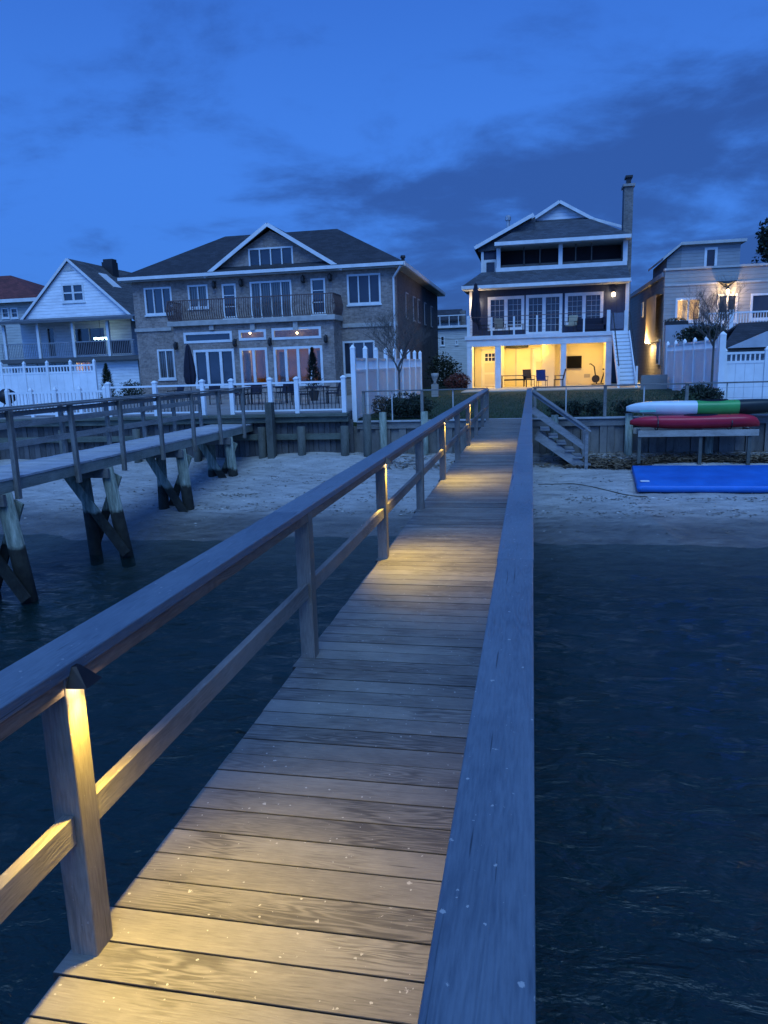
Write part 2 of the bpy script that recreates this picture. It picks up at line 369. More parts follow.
def sand_mat():
    s = NT('sand'); g = s.n('ShaderNodeNewGeometry'); sp = s.n('ShaderNodeSeparateXYZ'); s.l(g.outputs['Position'], sp.inputs[0])
    n1 = s.noise(s.pos((1, 2.2, 1)), 1.1, 7, .65); n2 = s.noise(s.pos(), 26, 5, .7)
    dry = s.ramp(n1, [(.3, (.27, .265, .25)), (.7, (.44, .43, .41))])
    dry = s.mix(.5, dry, s.ramp(n2, [(.25, .6), (.7, 1.2)]), 'MULTIPLY')
    wet = s.ramp(n1, [(.3, (.085, .082, .073)), (.7, (.15, .146, .132))])
    lv = s.math('ADD', sp.outputs[2], s.math('MULTIPLY', s.math('SUBTRACT', s.noise(s.pos((.35, 1.4, 1)), 1.2, 6, .6), .5), .34))
    k = s.n('ShaderNodeMapRange', interpolation_type='SMOOTHSTEP'); k.inputs[1].default_value = -2.10; k.inputs[2].default_value = -1.76; s.l(lv, k.inputs[0])
    c = s.mix(k.outputs[0], wet, dry)
    # seaweed scraps left in lines by the tide
    wk = s.ramp(s.noise(s.pos((.9, 5.5, 1)), 1.3, 7, .72, .4), [(.60, 0.), (.66, 1.)])
    sp2 = s.ramp(s.noise(s.pos((1, 2.2, 1)), 4.5, 5, .7), [(.62, 0.), (.68, 1.)])
    c = s.mix(s.math('MULTIPLY', s.math('MAXIMUM', wk, sp2), .8), c, (.045, .042, .036))
    v = s.n('ShaderNodeTexVoronoi', Scale=9.); s.l(s.pos(), v.inputs['Vector']); cs = s.n('ShaderNodeSeparateColor'); s.l(v.outputs['Color'], cs.inputs[0])
    sh = s.math('LESS_THAN', v.outputs['Distance'], s.math('MULTIPLY', s.math('POWER', cs.outputs[0], 16.), .22))
    c = s.mix(s.math('MULTIPLY', sh, .7), c, (.6, .58, .54))
    s.l(c, s.b.inputs['Base Color'])
    r = s.n('ShaderNodeMapRange'); r.inputs[3].default_value = .38; r.inputs[4].default_value = .95; s.l(k.outputs[0], r.inputs[0]); s.l(r.outputs[0], s.b.inputs['Roughness'])
    foot = s.n('ShaderNodeTexVoronoi', Scale=3.2, feature='SMOOTH_F1'); s.l(s.pos((1, 1.4, 1)), foot.inputs['Vector'])
    b1 = s.bump(foot.outputs['Distance'], .8, .10); b2 = s.bump(s.noise(s.pos((1, 1.6, 1)), 6, 6, .65), .8, .05, b1)
    s.l(b2, s.b.inputs['Normal']); return s.m
m = MB()
xs = [-260, -120, -70, -45]+[-36+i*.22 for i in range(int(60/.22))]+[30, 45, 70, 120, 260]
ys = [-60, -20, 0, 6, 10]+[12+i*.16 for i in range(int(11.9/.16))]+[24.2]
idx = len(xs)
vs = [(x, y, gz(x, y)) for y in ys for x in xs]
m.add(vs, [(j*idx+i, j*idx+i+1, (j+1)*idx+i+1, (j+1)*idx+i) for j in range(len(ys)-1) for i in range(idx-1)])
m.build('beach', sand_mat(), kind='structure', smooth=True)
def water_mat():
    s = NT('water'); g = s.n('ShaderNodeNewGeometry'); sp = s.n('ShaderNodeSeparateXYZ'); s.l(g.outputs['Position'], sp.inputs[0])
    n = s.noise(s.pos((.8, 1.5, 1)), 1.9, 4, .5, .9); n2 = s.noise(s.pos((1, 1.9, 1)), 11., 5, .6, .4); n3 = s.noise(s.pos((1, 2, 1)), .25, 4)
    s.b.inputs['Base Color'].default_value = (.005, .019, .019, 1)
    s.b.inputs['Roughness'].default_value = .07; s.b.inputs['IOR'].default_value = 1.38
    h = s.math('ADD', n, s.math('MULTIPLY', n2, .18))
    amp = s.math('MULTIPLY_ADD', n3, .7); s.t.nodes[-1].inputs[2].default_value = .45
    b = s.n('ShaderNodeBump', Distance=.17); s.l(h, b.inputs['Height']); s.l(amp, b.inputs['Strength']); s.l(b.outputs[0], s.b.inputs['Normal'])
    # clear water: the sand shows through where it is shallow
    tr = s.n('ShaderNodeBsdfTransparent'); tr.inputs[0].default_value = (.80, .90, .92, 1)
    mx = s.n('ShaderNodeMixShader')
    k = s.n('ShaderNodeMapRange', interpolation_type='SMOOTHSTEP'); k.inputs[1].default_value = 10.5; k.inputs[2].default_value = 17.2
    k.inputs[4].default_value = .8; s.l(sp.outputs[1], k.inputs[0])
    s.l(k.outputs[0], mx.inputs[0]); s.l(s.b.outputs[0], mx.inputs[1]); s.l(tr.outputs[0], mx.inputs[2]); s.l(mx.outputs[0], s.out.inputs[0])
    return s.m
WX = [-400, -120, -50]+[-24+i*.12 for i in range(367)]+[28, 60, 120, 400]; WY = [-300, -60, -12, -3]+[-1.5+i*.115 for i in range(175)]+[19.5]
m = MB(); nx_ = len(WX)
def wz(x, y):
    if not (-23 < x < 19.5 and -1 < y < 18.6): return -2.25
    k = min(1, (18.4-y)/5)*.75+.25
    h = .5*noise.noise(Vector((x*1.1+y*.35, y*2.1, 0)))+.33*noise.noise(Vector((x*2.6-y*.7, y*3.9, 4)))+.12*noise.noise(Vector((x*5.5, y*7, 8)))
    return -2.25+.05*k*h
m.add([(x, y, wz(x, y)) for y in WY for x in WX], [(j_*nx_+i_, j_*nx_+i_+1, (j_+1)*nx_+i_+1, (j_+1)*nx_+i_) for j_ in range(len(WY)-1) for i_ in range(nx_-1)])
m.build('water', water_mat(), kind='structure', smooth=True)
def lawn_mat():
    s = NT('lawn'); n = s.noise(s.pos(), 1.1, 7, .7); n2 = s.noise(s.pos(), 30, 4, .7)
    c = s.ramp(n, [(.3, (.018, .034, .014)), (.7, (.045, .070, .026))]); c = s.mix(.7, c, s.ramp(n2, [(.3, .45), (.7, 1.4)]), 'MULTIPLY')
    s.l(c, s.b.inputs['Base Color']); s.b.inputs['Roughness'].default_value = .9; s.l(s.bump(n2, .9, .06), s.b.inputs['Normal']); return s.m
YB = 23.75                                       # face of the bulkhead
m = MB(); m.add([(-300, YB+.12, -.05), (300, YB+.12, -.05), (300, 40, .27), (-300, 40, .27), (300, 700, .3), (-300, 700, .3), (-300, YB+.12, -3), (300, YB+.12, -3)], [(0, 1, 2, 3), (3, 2, 4, 5), (7, 1, 0, 6)])
m.build('ground', lawn_mat(), kind='structure')
MB().box(-60, -5.95, 23.55, 37.9, .0, .30).build('patio', plain('patio_stone', (.24, .22, .20), .8, .25, 2., bump=.3), kind='structure')
MB().box(-3.6, 6.2, 39.0, 46.6, .1, .29).build('porch_floor', plain('porch_stone', (.42, .38, .30), .7, .15, 2.), kind='structure')
rng = random.Random(3); m = MB()
for _ in range(16000):
    x = rng.uniform(-5.6, 6.2); y = 24.0+rng.random()**1.7*13; z = -.05+(y-23.87)*.32/16.13
    h = rng.uniform(.03, .07); t = rng.uniform(0, 6.28); dx, dy = cos(t)*.012, sin(t)*.012; lx, ly = rng.gauss(0, .018), rng.gauss(0, .018)
    m.add([(x-dx, y-dy, z), (x+dx, y+dy, z), (x+lx, y+ly, z+h)], [(0, 1, 2)])
m.build('grass', leafmat('grass_blade', (.05, .085, .028), (.02, .038, .014)), kind='stuff')
# wrack (dry weed) along the foot of the bulkhead
m = MB(); rng = random.Random(5)
for _ in range(5200):
    x = rng.uniform(.9, 7.6) if rng.random() < .75 else rng.uniform(-5, 9); y = 22.1+abs(rng.gauss(0, .62)) if x < 3.4 else 22.6+abs(rng.gauss(0, .4))
    if y > YB-.05: continue
    t = rng.uniform(0, 3.14); l = rng.uniform(.04, .16); z = gz(x, y)+rng.uniform(.0, .09)
    a = Vector((cos(t)*l, sin(t)*l, rng.uniform(-.03, .03))); b = Vector((-sin(t), cos(t), rng.uniform(-.5, .8)))*.012
    p = Vector((x, y, z)); m.add([p-a-b, p+a-b, p+a+b, p-a+b], [(0, 1, 2, 3)])
m.build('dry_seaweed', leafmat('wrack', (.22, .165, .10), (.06, .045, .03)), kind='stuff')
# ------------------------------------------------------------------ our pier
pier = thing('pier', 'brown plank pier with post railings and deck lights leading straight to the navy house', 'pier', (-.6, 11, -2.25))
PP = .144; m = MB(); rng = random.Random(11)
YPOST = [1.79+2.37*i for i in range(-1, 10)]
n = int(25.1/PP)
for i in range(n):
    y0 = -1.5+i*PP; y1 = y0+PP-.0055
    dz = rng.gauss(0, .0006); l = -1.362-rng.random()*.006; r = -.002
    if any(abs((y0+y1)/2-yp-.0) < .14 for yp in YPOST): l = -1.392
    t1, t2 = rng.gauss(0, .0006), rng.gauss(0, .0006); k = .0016
    pr = [(y0, -.04), (y1, -.04), (y1, -k), (y1-k, 0), (y0+k, 0), (y0, -k)]
    m.add([(l, y, z+dz+t1) for y, z in pr]+[(r, y+rng.uniform(-.0005, .0005), z+dz+t2) for y, z in pr],
          [tuple(range(5, -1, -1)), tuple(range(6, 12))]+[(j, (j+1) % 6, 6+(j+1) % 6, 6+j) for j in range(6)])
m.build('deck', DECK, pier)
for X in (-1.30, -.7, -.12): MB().box(X-.022, X+.022, -1.5, 23.6, -.29, -.045).build('joist', OLDW, pier)
EY = 23.3
capL = MB(); 
def cap_strip(x0, x1, top, th, y0, y1, seed):
    m = MB(); r = random.Random(seed); y = y0; L = 4.524
    while y < y1:
        ye = min(y+L, y1); m.add([], []); m.box(x0+r.gauss(0, .0015), x1+r.gauss(0, .0015), y+.0015, ye-.0015, top-th, top+r.gauss(0, .0008)); y = ye
    return m
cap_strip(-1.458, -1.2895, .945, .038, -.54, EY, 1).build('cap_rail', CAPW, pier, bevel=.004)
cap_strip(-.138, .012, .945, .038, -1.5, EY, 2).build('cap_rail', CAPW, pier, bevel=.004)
for i, yp in enumerate(YPOST):
    MB().box(-1.382, -1.292, yp-.045, yp+.045, -.29, .9065).build('post', POSTW, pier, bevel=.005)
    MB().box(-.10, -.012, yp-.045, yp+.045, -.29, .9065).build('post', POSTW, pier, bevel=.005)
for a, b in zip(YPOST, YPOST[1:]):
    a_, b_ = a+.0465, b-.0465
    MB().box(-1.331, -1.2935, a_, b_, .858, .9065).build('side_rail', CAPB, pier, bevel=.003)
    MB().box(-1.350, -1.312, a_, b_, .388, .478).build('mid_rail', RAILW, pier, bevel=.003)
    MB().box(-.08, -.04, a_, b_, .818, .9065).build('side_rail', CAPB, pier)
    MB().box(-.08, -.04, a_, b_, .43, .519).build('mid_rail', RAILW, pier)
for yp in YPOST[::2]:
    for X in (-1.12, -.22):
        MB().tube((X, yp, -3.6), (X, yp, -.05), .11, .10, 12).build('pile', PILE, pier, smooth=True)
    MB().box(-1.25, -.08, yp-.16, yp-.11, -.5, -.30).build('cross_beam', OLDX, pier)
# post lights
WARM = (1.0, .66, .09)
LAB = ['small dark cone light on the nearest railing post of the plank pier', 'cone light on the third railing post, second lit one from the viewer',
       'cone light on the fifth railing post, third lit one from the viewer', 'farthest lit cone light on the plank pier railing near the lawn']
for k, i in enumerate((1, 3, 5, 7)):
    yp = YPOST[i]; X = -1.2885
    t = thing('post_light', LAB[k], 'light', (X, yp, .88), 'warm deck lights on the pier railing posts')
    prof = [(-.048, 0), (.048, 0), (.030, .052), (.008, .073), (-.008, .073), (-.030, .052)]
    mm = MB(); vs = []
    # sloped hood: wide open bottom, leaning in to the post at the top
    base = [(X+.001, yp-.048, .880), (X+.001, yp+.048, .880), (X+.062, yp+.040, .880), (X+.062, yp-.040, .880)]
    top = [(X+.001, yp-.012, .932), (X+.001, yp+.012, .932), (X+.016, yp+.009, .932), (X+.016, yp-.009, .932)]
    mm.add(base+top, [(4, 5, 6, 7), (0, 1, 5, 4), (1, 2, 6, 5), (2, 3, 7, 6), (3, 0, 4, 7)])
    inn = [(x+(0 if j in (0, 1) else -.004), y*1.0+(.004 if y < yp else -.004), z) for j, (x, y, z) in enumerate(base)]
    mm.add([(X+.004, yp-.04, .888), (X+.004, yp+.04, .888), (X+.052, yp+.034, .888), (X+.052, yp-.034, .888)], [(0, 1, 2, 3)])
    mm.build('hood', plain('bronze_hood', (.025, .02, .018), .4, .2, 20, metal=.6), t)
    MB().box(X+.008, X+.040, yp-.022, yp+.022, .882, .8885).build('lens', emis('lamp_lens', (1., .72, .34), 60.), t)
    ld = bpy.data.lights.new('post_lamp', 'SPOT'); ld.energy = 39; ld.color = WARM; ld.spot_size = R(128); ld.spot_blend = 1.0; ld.shadow_soft_size = .012
    lo = bpy.data.objects.new('lamp', ld); col.objects.link(lo); lo.parent = t; lo.location = (.030, 0, -.006); lo.rotation_euler = (0, R(-27), 0)
# ------------------------------------------------------------------ older pier on the left
LX, RX = -10.45, -9.15
lp = thing('pier', 'weathered grey pier on crossed pilings left of the brown plank pier', 'pier', (-9.8, 15, -2.25))
m = MB(); y = 2.0; rng = random.Random(21)
while y < 23.7:
    m.box(LX-.05-rng.random()*.02, RX+.06+rng.random()*.012, y, y+.138, -.04, rng.gauss(0, .003)); y += .145
m.build('deck', OLDDECK, lp)
for X in (RX+.03, LX-.02, (LX+RX)/2): MB().box(X-.025, X+.025, 2, 23.6, -.25, -.045).build('stringer', wood('stringer_wood', (.16, .18, .15), (.36, .38, .33), 'Y', rough=.84), lp)
ly = [11.6-1.8*i for i in range(1, 5)][::-1]+[11.6, 13.45, 15.2, 17.05, 18.85, 20.65, 22.5]
for k, yp in enumerate(ly):
    lean = [.02, -.01, .03, 0, .01, -.02, .02, .0, .01, -.01, .015][k]
    MB().bar((RX+.105, yp, -.40), (RX+.105+lean, yp+lean*.7, 1.17), .09, .09, up=(0, 1, 0)).build('post', OLDZ, lp, bevel=.006)
    MB().bar((LX-.10, yp+.1, -.40), (LX-.10-lean, yp+.1, 1.12), .09, .09, up=(0, 1, 0)).build('post', OLDZ, lp, bevel=.006)
for a, b in zip(ly, ly[1:]):
    MB().box(RX+.0, RX+.15, a-.0, b-.004, 1.172, 1.212).build('cap_rail', OLDW, lp, bevel=.004)
    MB().box(RX+.02, RX+.058, a, b-.004, 1.06, 1.15).build('side_rail', OLDW, lp)
    MB().box(LX-.16, LX-.0, a, b-.004, 1.125, 1.165).build('cap_rail', OLDW, lp, bevel=.004)
    for z in (.32, .72): MB().box(LX-.055, LX-.02, a, b-.004, z, z+.13).build('side_rail', OLDW, lp)
for yb, dx in ((3.8, .1), (7.6, .1), (11.35, .12), (14.65, .17), (18.2, -.05), (21.4, 0)):
    g0 = -3.4; s = .0
    A = MB().tube((LX+.62+dx, yb+.12, g0), (LX+.72, yb, -.26), .15, .13, 14).build('pile', PILE, lp, smooth=True)
    B = MB().tube((RX+.20+dx, yb+.1, g0), (RX-.0, yb, -.26), .155, .14, 14).build('pile', PILE, lp, smooth=True)
    MB().bar((LX+.45, yb-.22, -.36), (RX+.22+dx, yb-.2, -2.15), .045, .22, up=(0, 0, 1)).build('cross_brace', PILE, lp)
    MB().bar((RX+.12, yb+.22, -.45), (LX+.6, yb+.27, -2.2), .045, .20, up=(0, 0, 1)).build('cross_brace', PILE, lp)
    MB().box(LX-.0, RX+.14, yb-.20, yb-.12, -.46, -.255).build('cross_beam', OLDX, lp)
# ------------------------------------------------------------------ bulkheads
bh = thing('bulkhead', 'grey vertical board seawall with flat cap below the lawn of the navy house', 'seawall', (2, YB, -1.2))
m = MB(); x = -5.75; rng = random.Random(4)
while x < 26:
    w = rng.choice((.24, .28, .22)); o = 0 if int(x*3) % 2 else .07
    m.box(x, x+w-.012, YB-o, YB+.06, -1.9, -.18); x += w
m.build('sheet_boards', SHEET, bh)
MB().box(-5.6, 26, YB-.16, YB+.11, -.045, .0).build('cap', plain('cap_board', (.34, .35, .35), .7, .2, 3.), bh, bevel=.006)
MB().box(-5.6, 26, YB-.10, YB-.038, -.26, -.05).build('waler', OLDX, bh)
for X in (-4.7, -3.35, -.2+.9, 2.9, 5.2, 8.0, 11): MB().tube((X, YB-.24, -2.), (X, YB-.24, .28 if X < -3 else .1), .12, .115, 12).build('pile', PILE, bh, smooth=True)
DKP = wood('dark_pile', (.045, .05, .045), (.14, .15, .13), 'Z', rough=.85)
lb = thing('bulkhead', 'dark timber seawall with round piles below the brick house patio', 'seawall', (-15, 23.4, -1.2))
m = MB(); x = -44.
while x < -5.85:
    w = rng.uniform(.16, .24); m.box(x, x+w-.015, 23.42+rng.uniform(-.012, .012), 23.5, -1.9, .07+rng.uniform(-.04, 0)); x += w
m.build('sheet_boards', wood('dark_sheet', (.05, .05, .05), (.13, .13, .13), 'Z', rough=.84), lb)
MB().box(-44, -5.78, 23.12, 23.54, .20, .298).build('cap', GREENW, lb, bevel=.01)
MB().box(-44, -5.78, 23.22, 23.40, .02, .198).build('waler', GREENW, lb, bevel=.01)
MB().box(-44, -5.78, 23.26, 23.40, -.55, -.36).build('waler', GREENW, lb, bevel=.01)
for X in (-28, -25, -22, -19, -16, -13.2, -11.0, -8.7, -7.35, -5.9, -5.15): MB().tube((X, 23.08, -2.), (X+.02, 23.1, .25 if X > -5.5 else -.1), .14, .13, 12).build('pile', DKP, lb, smooth=True)
MB().box(-8.42, -8.2, 22.8, 23.1, -1.3, .7).build('corner_post', DKP, lb)
# low walkway wall between the two seawalls
# ------------------------------------------------------------------ railings on the seawall
def seawall_railing(x0, x1, posts, thin, label):
    t = thing('railing', label, 'railing', ((x0+x1)/2, YB, 0), 'wood top railings along the lawn edge')
    MB().box(x0, x1, YB-.07, YB+.07, .925, .965).build('top_rail', OLDX, t, bevel=.004)
    for X in posts: MB().box(X-.045, X+.045, YB-.045, YB+.045, .002, .923).build('post', OLDZ, t, bevel=.004)
    for X in thin: MB().box(X-.018, X+.018, YB-.018, YB+.018, .002, .923).build('slim_post', TRIMD, t)
    for z in (.12, .5, .8):
        MB().tube((x0+.02, YB, z), (x1-.02, YB, z), .003, .003, 4).build('cable', IRON, t)
    return t
seawall_railing(at(362, 393, YB).x, -1.35, [at(363, 400, YB).x+.02, at(422, 400, YB).x, -1.42], [at(392, 400, YB).x, at(453, 400, YB).x], 'wooden railing left of the plank pier in front of the shrubs')
seawall_railing(.02, 9.6, [.1, at(605, 400, YB).x, at(687, 390, YB).x, 7.2, 9.5], [at(566, 400, YB).x, at(644, 395, YB).x, at(727, 390, YB).x], 'long wooden railing right of the plank pier behind the kayaks')
# white railing of the brick house patio
wr = thing('patio_railing', 'white post railing with glass infill on the brick house seawall', 'railing', (-10, 23.4, .3))
wx = [at(a, 395, 23.45).x for a in (109, 155.5, 203, 232, 270.6, 297, 344)]
for X in wx:
    MB().box(X-.07, X+.07, 23.38, 23.52, .302, 1.40).build('post', WHITE, wr, bevel=.006)
    MB().lathe((X, 23.45, 1.402), [(.12, 0), (.12, .035), (.03, .09)], 4, pi/4).build('post_cap', WHITE, wr)
for a, b in zip(wx, wx[1:]):
    MB().box(a+.072, b-.072, 23.42, 23.48, 1.27, 1.33).build('top_rail', WHITE, wr)
    if a > -9.9 or a < -11: MB().box(a+.072, b-.072, 23.42, 23.48, .38, .43).build('bottom_rail', WHITE, wr)
    mm = MB(); x = a+.16
    while x < b-.1: mm.box(x-.009, x+.009, 23.441, 23.459, .432, 1.0); x += .125
    mm.box(a+.072, b-.072, 23.438, 23.462, 1.001, 1.02)
    if a > -9.9 or a < -11: mm.build('black_balusters', IRON, wr)
# picket fences further left
def fence(name, label, p, q, z0, z1, n, style, mat=WHITE, post_h=.15, pw=.12, group=None):
    t = thing(name, label, 'fence', (*(Vector(p)*.5+Vector(q)*.5)[:2], z0), group)
    P, Q = Vector((*p, 0)), Vector((*q, 0)); d = (Q-P)/n; u = d.normalized()
    up = Vector((0, 0, 1))
    for i in range(n+1):
        c = P+d*i
        MB().bar(c+up*(z0-.3), c+up*(z1+post_h), pw, pw, up=u).build('post', mat, t)
        mm = MB(); mm.lathe(c+up*(z1+post_h), [(pw*.75, 0.002), (pw*.75, .03), (.02, .13)], 4, math.atan2(u.y, u.x)+pi/4); mm.build('post_cap', mat, t)
    for i in range(n):
        a = P+d*i+u*(pw/2+.002); b = P+d*(i+1)-u*(pw/2+.002); L = (b-a).length
        mm = MB()
        if style == 'picket':
            mm.bar(a+up*(z0+.1), b+up*(z0+.1), .04, .07); mm.bar(a+up*(z1-.05), b+up*(z1-.05), .05, .07)
            k = int(L/.13)
            for j in range(1, k): c = a+u*(L*j/k); mm.bar(c+up*(z0+.137), c+up*(z1-.087), .035, .035, up=u)
        else:
            zt = z1-(.42 if style == 'spindle' else .34)
            k = max(2, int(L/.3))
            for j in range(k):
                c0 = a+u*(L*j/k+.004); c1 = a+u*(L*(j+1)/k-.004)
                mm.bar(c0+up*((z0+zt)/2), c1+up*((z0+zt)/2), .03, zt-z0-.1)
            mm.bar(a+up*(z0+.04), b+up*(z0+.04), .05, .09); mm.bar(a+up*(zt), b+up*(zt), .06, .09)
            if style != 'solid': 
                mm.bar(a+up*(z1-.03), b+up*(z1-.03), .05, .08)
                k = int(L/.16) if style == 'spindle' else int(L/.15)
                for j in range(1, k): c = a+u*(L*j/k); mm.bar(c+up*(zt+.046), c+up*(z1-.07), .03, .05, up=u)
        mm.build('panel', mat, t)
    return t
ya = [atx(a, 350, -5.72).y for a in (349, 420)]
pf = fence('privacy_fence', 'tall white vinyl fence with pointed posts beside the brick house', (-5.72, 23.98), (-5.72, ya[1]), .05, 2.02, 8, 'spindle', post_h=.3, pw=.15)
fence('picket_fence', 'low white picket fence at the far left behind the weathered pier', (at(8, 400, 24.2).x, 24.2), (at(105, 395, 24.2).x, 24.2), .3, 1.22, 4, 'picket', post_h=.02)
fence('privacy_fence', 'white fence with open lattice top in front of the white gabled house', (at(-20, 375, 33).x, 33), (at(95, 372, 33).x, 33), .3, 2.25, 5, 'lattice', post_h=.12)
# white fences on the right
fz0 = atx(722, 337, 6.5); fz1 = atx(668, 342, 6.5)
fence('privacy_fence', 'white vinyl side fence running back from the thin bare tree', (6.5, fz1.y), (6.5, fz0.y+.3), .25, fz0.z-.06, 5, 'lattice', post_h=.05, pw=.13)
fence('privacy_fence', 'white vinyl fence with open top facing the beach at the right edge', (6.62, fz0.y), (6.62+9.6, fz0.y), .0, at(745, 352, fz0.y).z, 7, 'lattice', post_h=.04, pw=.14)
MB().bar((6.5, fz0.y-.1, -.1), (6.5, fz0.y-.1, fz0.z+.05), .2, .2, up=(0, 1, 0)).lathe((6.5, fz0.y-.1, fz0.z+.051), [(.15, 0), (.15, .04), (.02, .14)], 4, pi/4).build('fence_post', WHITE, label='tall white corner post where the two white vinyl fences meet', cat='post')
# ------------------------------------------------------------------ beach stairs
st = thing('beach_stairs', 'wooden steps going down from the plank pier to the sand', 'stairs', (.9, 22.6, -1.45))
p0, p1 = Vector((.17, 0, 0)), Vector((1.55, 0, -1.42))
for yy in (22.2, 23.1):
    MB().bar((.16, yy, -.40), (1.60, yy, -1.42), .05, .25, up=(0, 0, 1)).build('stringer', STAIRW, st)
for k in range(6):
    x = .28+.235*k; z = -.22-.205*k
    MB().box(x-.02, x+.25, 22.12, 23.18, z-.04, z).build('tread', STAIRW, st, bevel=.004)
for yy in (22.1, 23.2):
    MB().box(1.52, 1.61, yy-.045, yy+.045, -1.6, -.30).build('post', STAIRW, st, bevel=.004)
    MB().bar((.02, yy, .90), (1.68, yy, -.29), .14, .04).build('handrail', STAIRW, st)
    MB().bar((.02, yy+.02, .84), (1.50, yy+.02, -.24), .04, .09).build('side_rail', STAIRW, st)
    MB().bar((.02, yy+.02, .33), (1.50, yy+.02, -.76), .04, .14).build('mid_rail', STAIRW, st)
# ------------------------------------------------------------------ kayak rack and kayaks
YR = 22.35
rx0, rx1 = at(638, 435, YR).x, at(759, 432, YR).x
rk = thing('kayak_rack', 'timber rack against the seawall holding the red kayak', 'rack', ((rx0+rx1)/2, 22.9, -1.3))
zt = at(698, 430, YR).z
MB().box(rx0, rx1, YR-.02, YR+.02, zt-.18, zt).build('front_beam', NEWW, rk, bevel=.004)
MB().box(rx0, rx1, 23.36, 23.4, zt-.18, zt).build('rear_beam', NEWW, rk)
for X in (rx0+.05, (rx0+rx1)/2+.1, rx1-.22):
    MB().box(X-.045, X+.045, YR+.022, YR+.11, gz(X, YR)-.2, zt-.01).build('leg', DKP, rk)
    MB().box(X-.045, X+.045, YR+.022, 23.358, zt-.14, zt-.012).build('cross_arm', NEWW, rk) if False else MB().box(X+.047, X+.085, YR+.022, 23.358, zt-.15, zt-.012).build('cross_arm', NEWW, rk)
def kayak(name, label, x0, x1, yc, z0, h, w, mats, splits, cockpit, bend=.0, pr_=3.4, flip=False, zs=0):
    t = thing(name, label, 'kayak', ((x0+x1)/2, yc, z0))
    N = 40; M = 14; secs = []
    for i in range(N+1):
        u = i/N; e = 1-abs(2*u-1)**(3.0 if u < .5 else pr_); e = max(e, .03); wv = w*(e**.85); hv = h*(.22+.78*e**.6)
        zb = z0+h*.40*(abs(2*u-1)**2.4)*(.15 if u > .5 and pr_ > 5 else 1)+bend*sin(u*pi)*0+zs*(u-.5)
        ring = []
        for j in range(M):
            a = 2*pi*j/M; cy = math.copysign(abs(cos(a))**.7, cos(a))*wv/2; cz = math.copysign(abs(sin(a))**.85, sin(a))
            top = (.30 if cz > 0 else .70)
            if flip: top = 1-top
            zz = zb+hv*.7*(1 if flip else 1)*0+hv*(.7 if not flip else .3)+cz*hv*top
            ring.append((x0+(x1-x0)*u, yc+cy, zz))
        secs.append(ring)
    for k, (ua, ub) in enumerate(splits):
        ia, ib = int(ua*N), int(ub*N); m = MB(); vs = [v for r in secs[ia:ib+1] for v in r]
        fs = [(i*M+j, (i+1)*M+j, (i+1)*M+(j+1) % M, i*M+(j+1) % M) for i in range(ib-ia) for j in range(M)]
        if ia == 0: fs.append(tuple(range(M)))
        if ib == N: fs.append(tuple(range((ib-ia)*M+M-1, (ib-ia)*M-1, -1)))
        m.add(vs, fs).build('hull' if len(splits) == 1 else ['bow', 'middle', 'stern'][k], mats[k], t, smooth=True)
    for (u0, u1) in cockpit:
        xa, xb = x0+(x1-x0)*u0, x0+(x1-x0)*u1; zc = z0+h*.98
        m = MB(); n = 20; ro = [(((xa+xb)/2)+cos(2*pi*i/n)*(xb-xa)/2, yc+sin(2*pi*i/n)*w*.33) for i in range(n)]
        ri = [(((xa+xb)/2)+cos(2*pi*i/n)*(xb-xa)*.45, yc+sin(2*pi*i/n)*w*.28) for i in range(n)]
        m.add([(x, y, zc+.03) for x, y in ro]+[(x, y, zc+.035) for x, y in ri]+[(x, y, zc-.05) for x, y in ro]+[(x, y, zc-.02) for x, y in ri],
              [(i, (i+1) % n, n+(i+1) % n, n+i) for i in range(n)]+[(2*n+i, 2*n+(i+1) % n, (i+1) % n, i) for i in range(n)]+[tuple(range(3*n, 4*n))])
        m.build('cockpit_rim', DARK, t)
    return t
RED = plain('red_plastic', (.46, .016, .035), .38, .15, 2.); GRN = plain('green_plastic', (.045, .32, .08), .4, .15, 2.)
WKP = plain('pale_plastic', (.62, .72, .74), .4, .08, 2.); BLK = plain('black_plastic', (.012, .02, .02), .45, .3, 3.); TEAL = plain('teal_plastic', (.15, .52, .45), .4, .2, 1.)
kayak('kayak', 'red kayak lying on the wooden rack', at(630, 425, 22.7).x, at(760, 425, 22.7).x, 22.75, zt+.01, .38, .70, [RED], [(0, 1)], [(.42, .68)], zs=.03, pr_=9.)
kx0, kx1 = at(626, 412, 23.35).x, at(792, 412, 23.35).x
kk = kayak('kayak', 'white green and black kayak lying on the seawall behind the red one', kx0, kx1, 23.32, .0, .46, .66, [WKP, GRN, BLK], [(0, .44), (.44, .68), (.68, 1)], [(.45, .62)])
mm = MB(); 
for s_ in (0, 1): pass
MB().box(kx0+.35, kx0+.8, 23.02, 23.035, .17, .23).build('teal_stripe', TEAL, kk)
for X in (rx0+.25, rx1-.3): MB().box(X-.05, X+.05, 22.9, 23.5, -.046, .018).build('support_block', NEWW, rk) if False else None
for X in (rx0+.55, rx1-.7):
    mm = MB(); n_ = 16; ring = [(22.75+.36*cos(2*pi*i/n_), zt+.19+.22*sin(2*pi*i/n_)) for i in range(n_)]
    for (a_, b_), (c_, d_) in zip(ring, ring[1:]+ring[:1]): mm.bar((X, a_, b_), (X, c_, d_), .03, .008, up=(0, a_-22.75+.001, b_-zt-.19))
    mm.build('strap', BLK, rk)
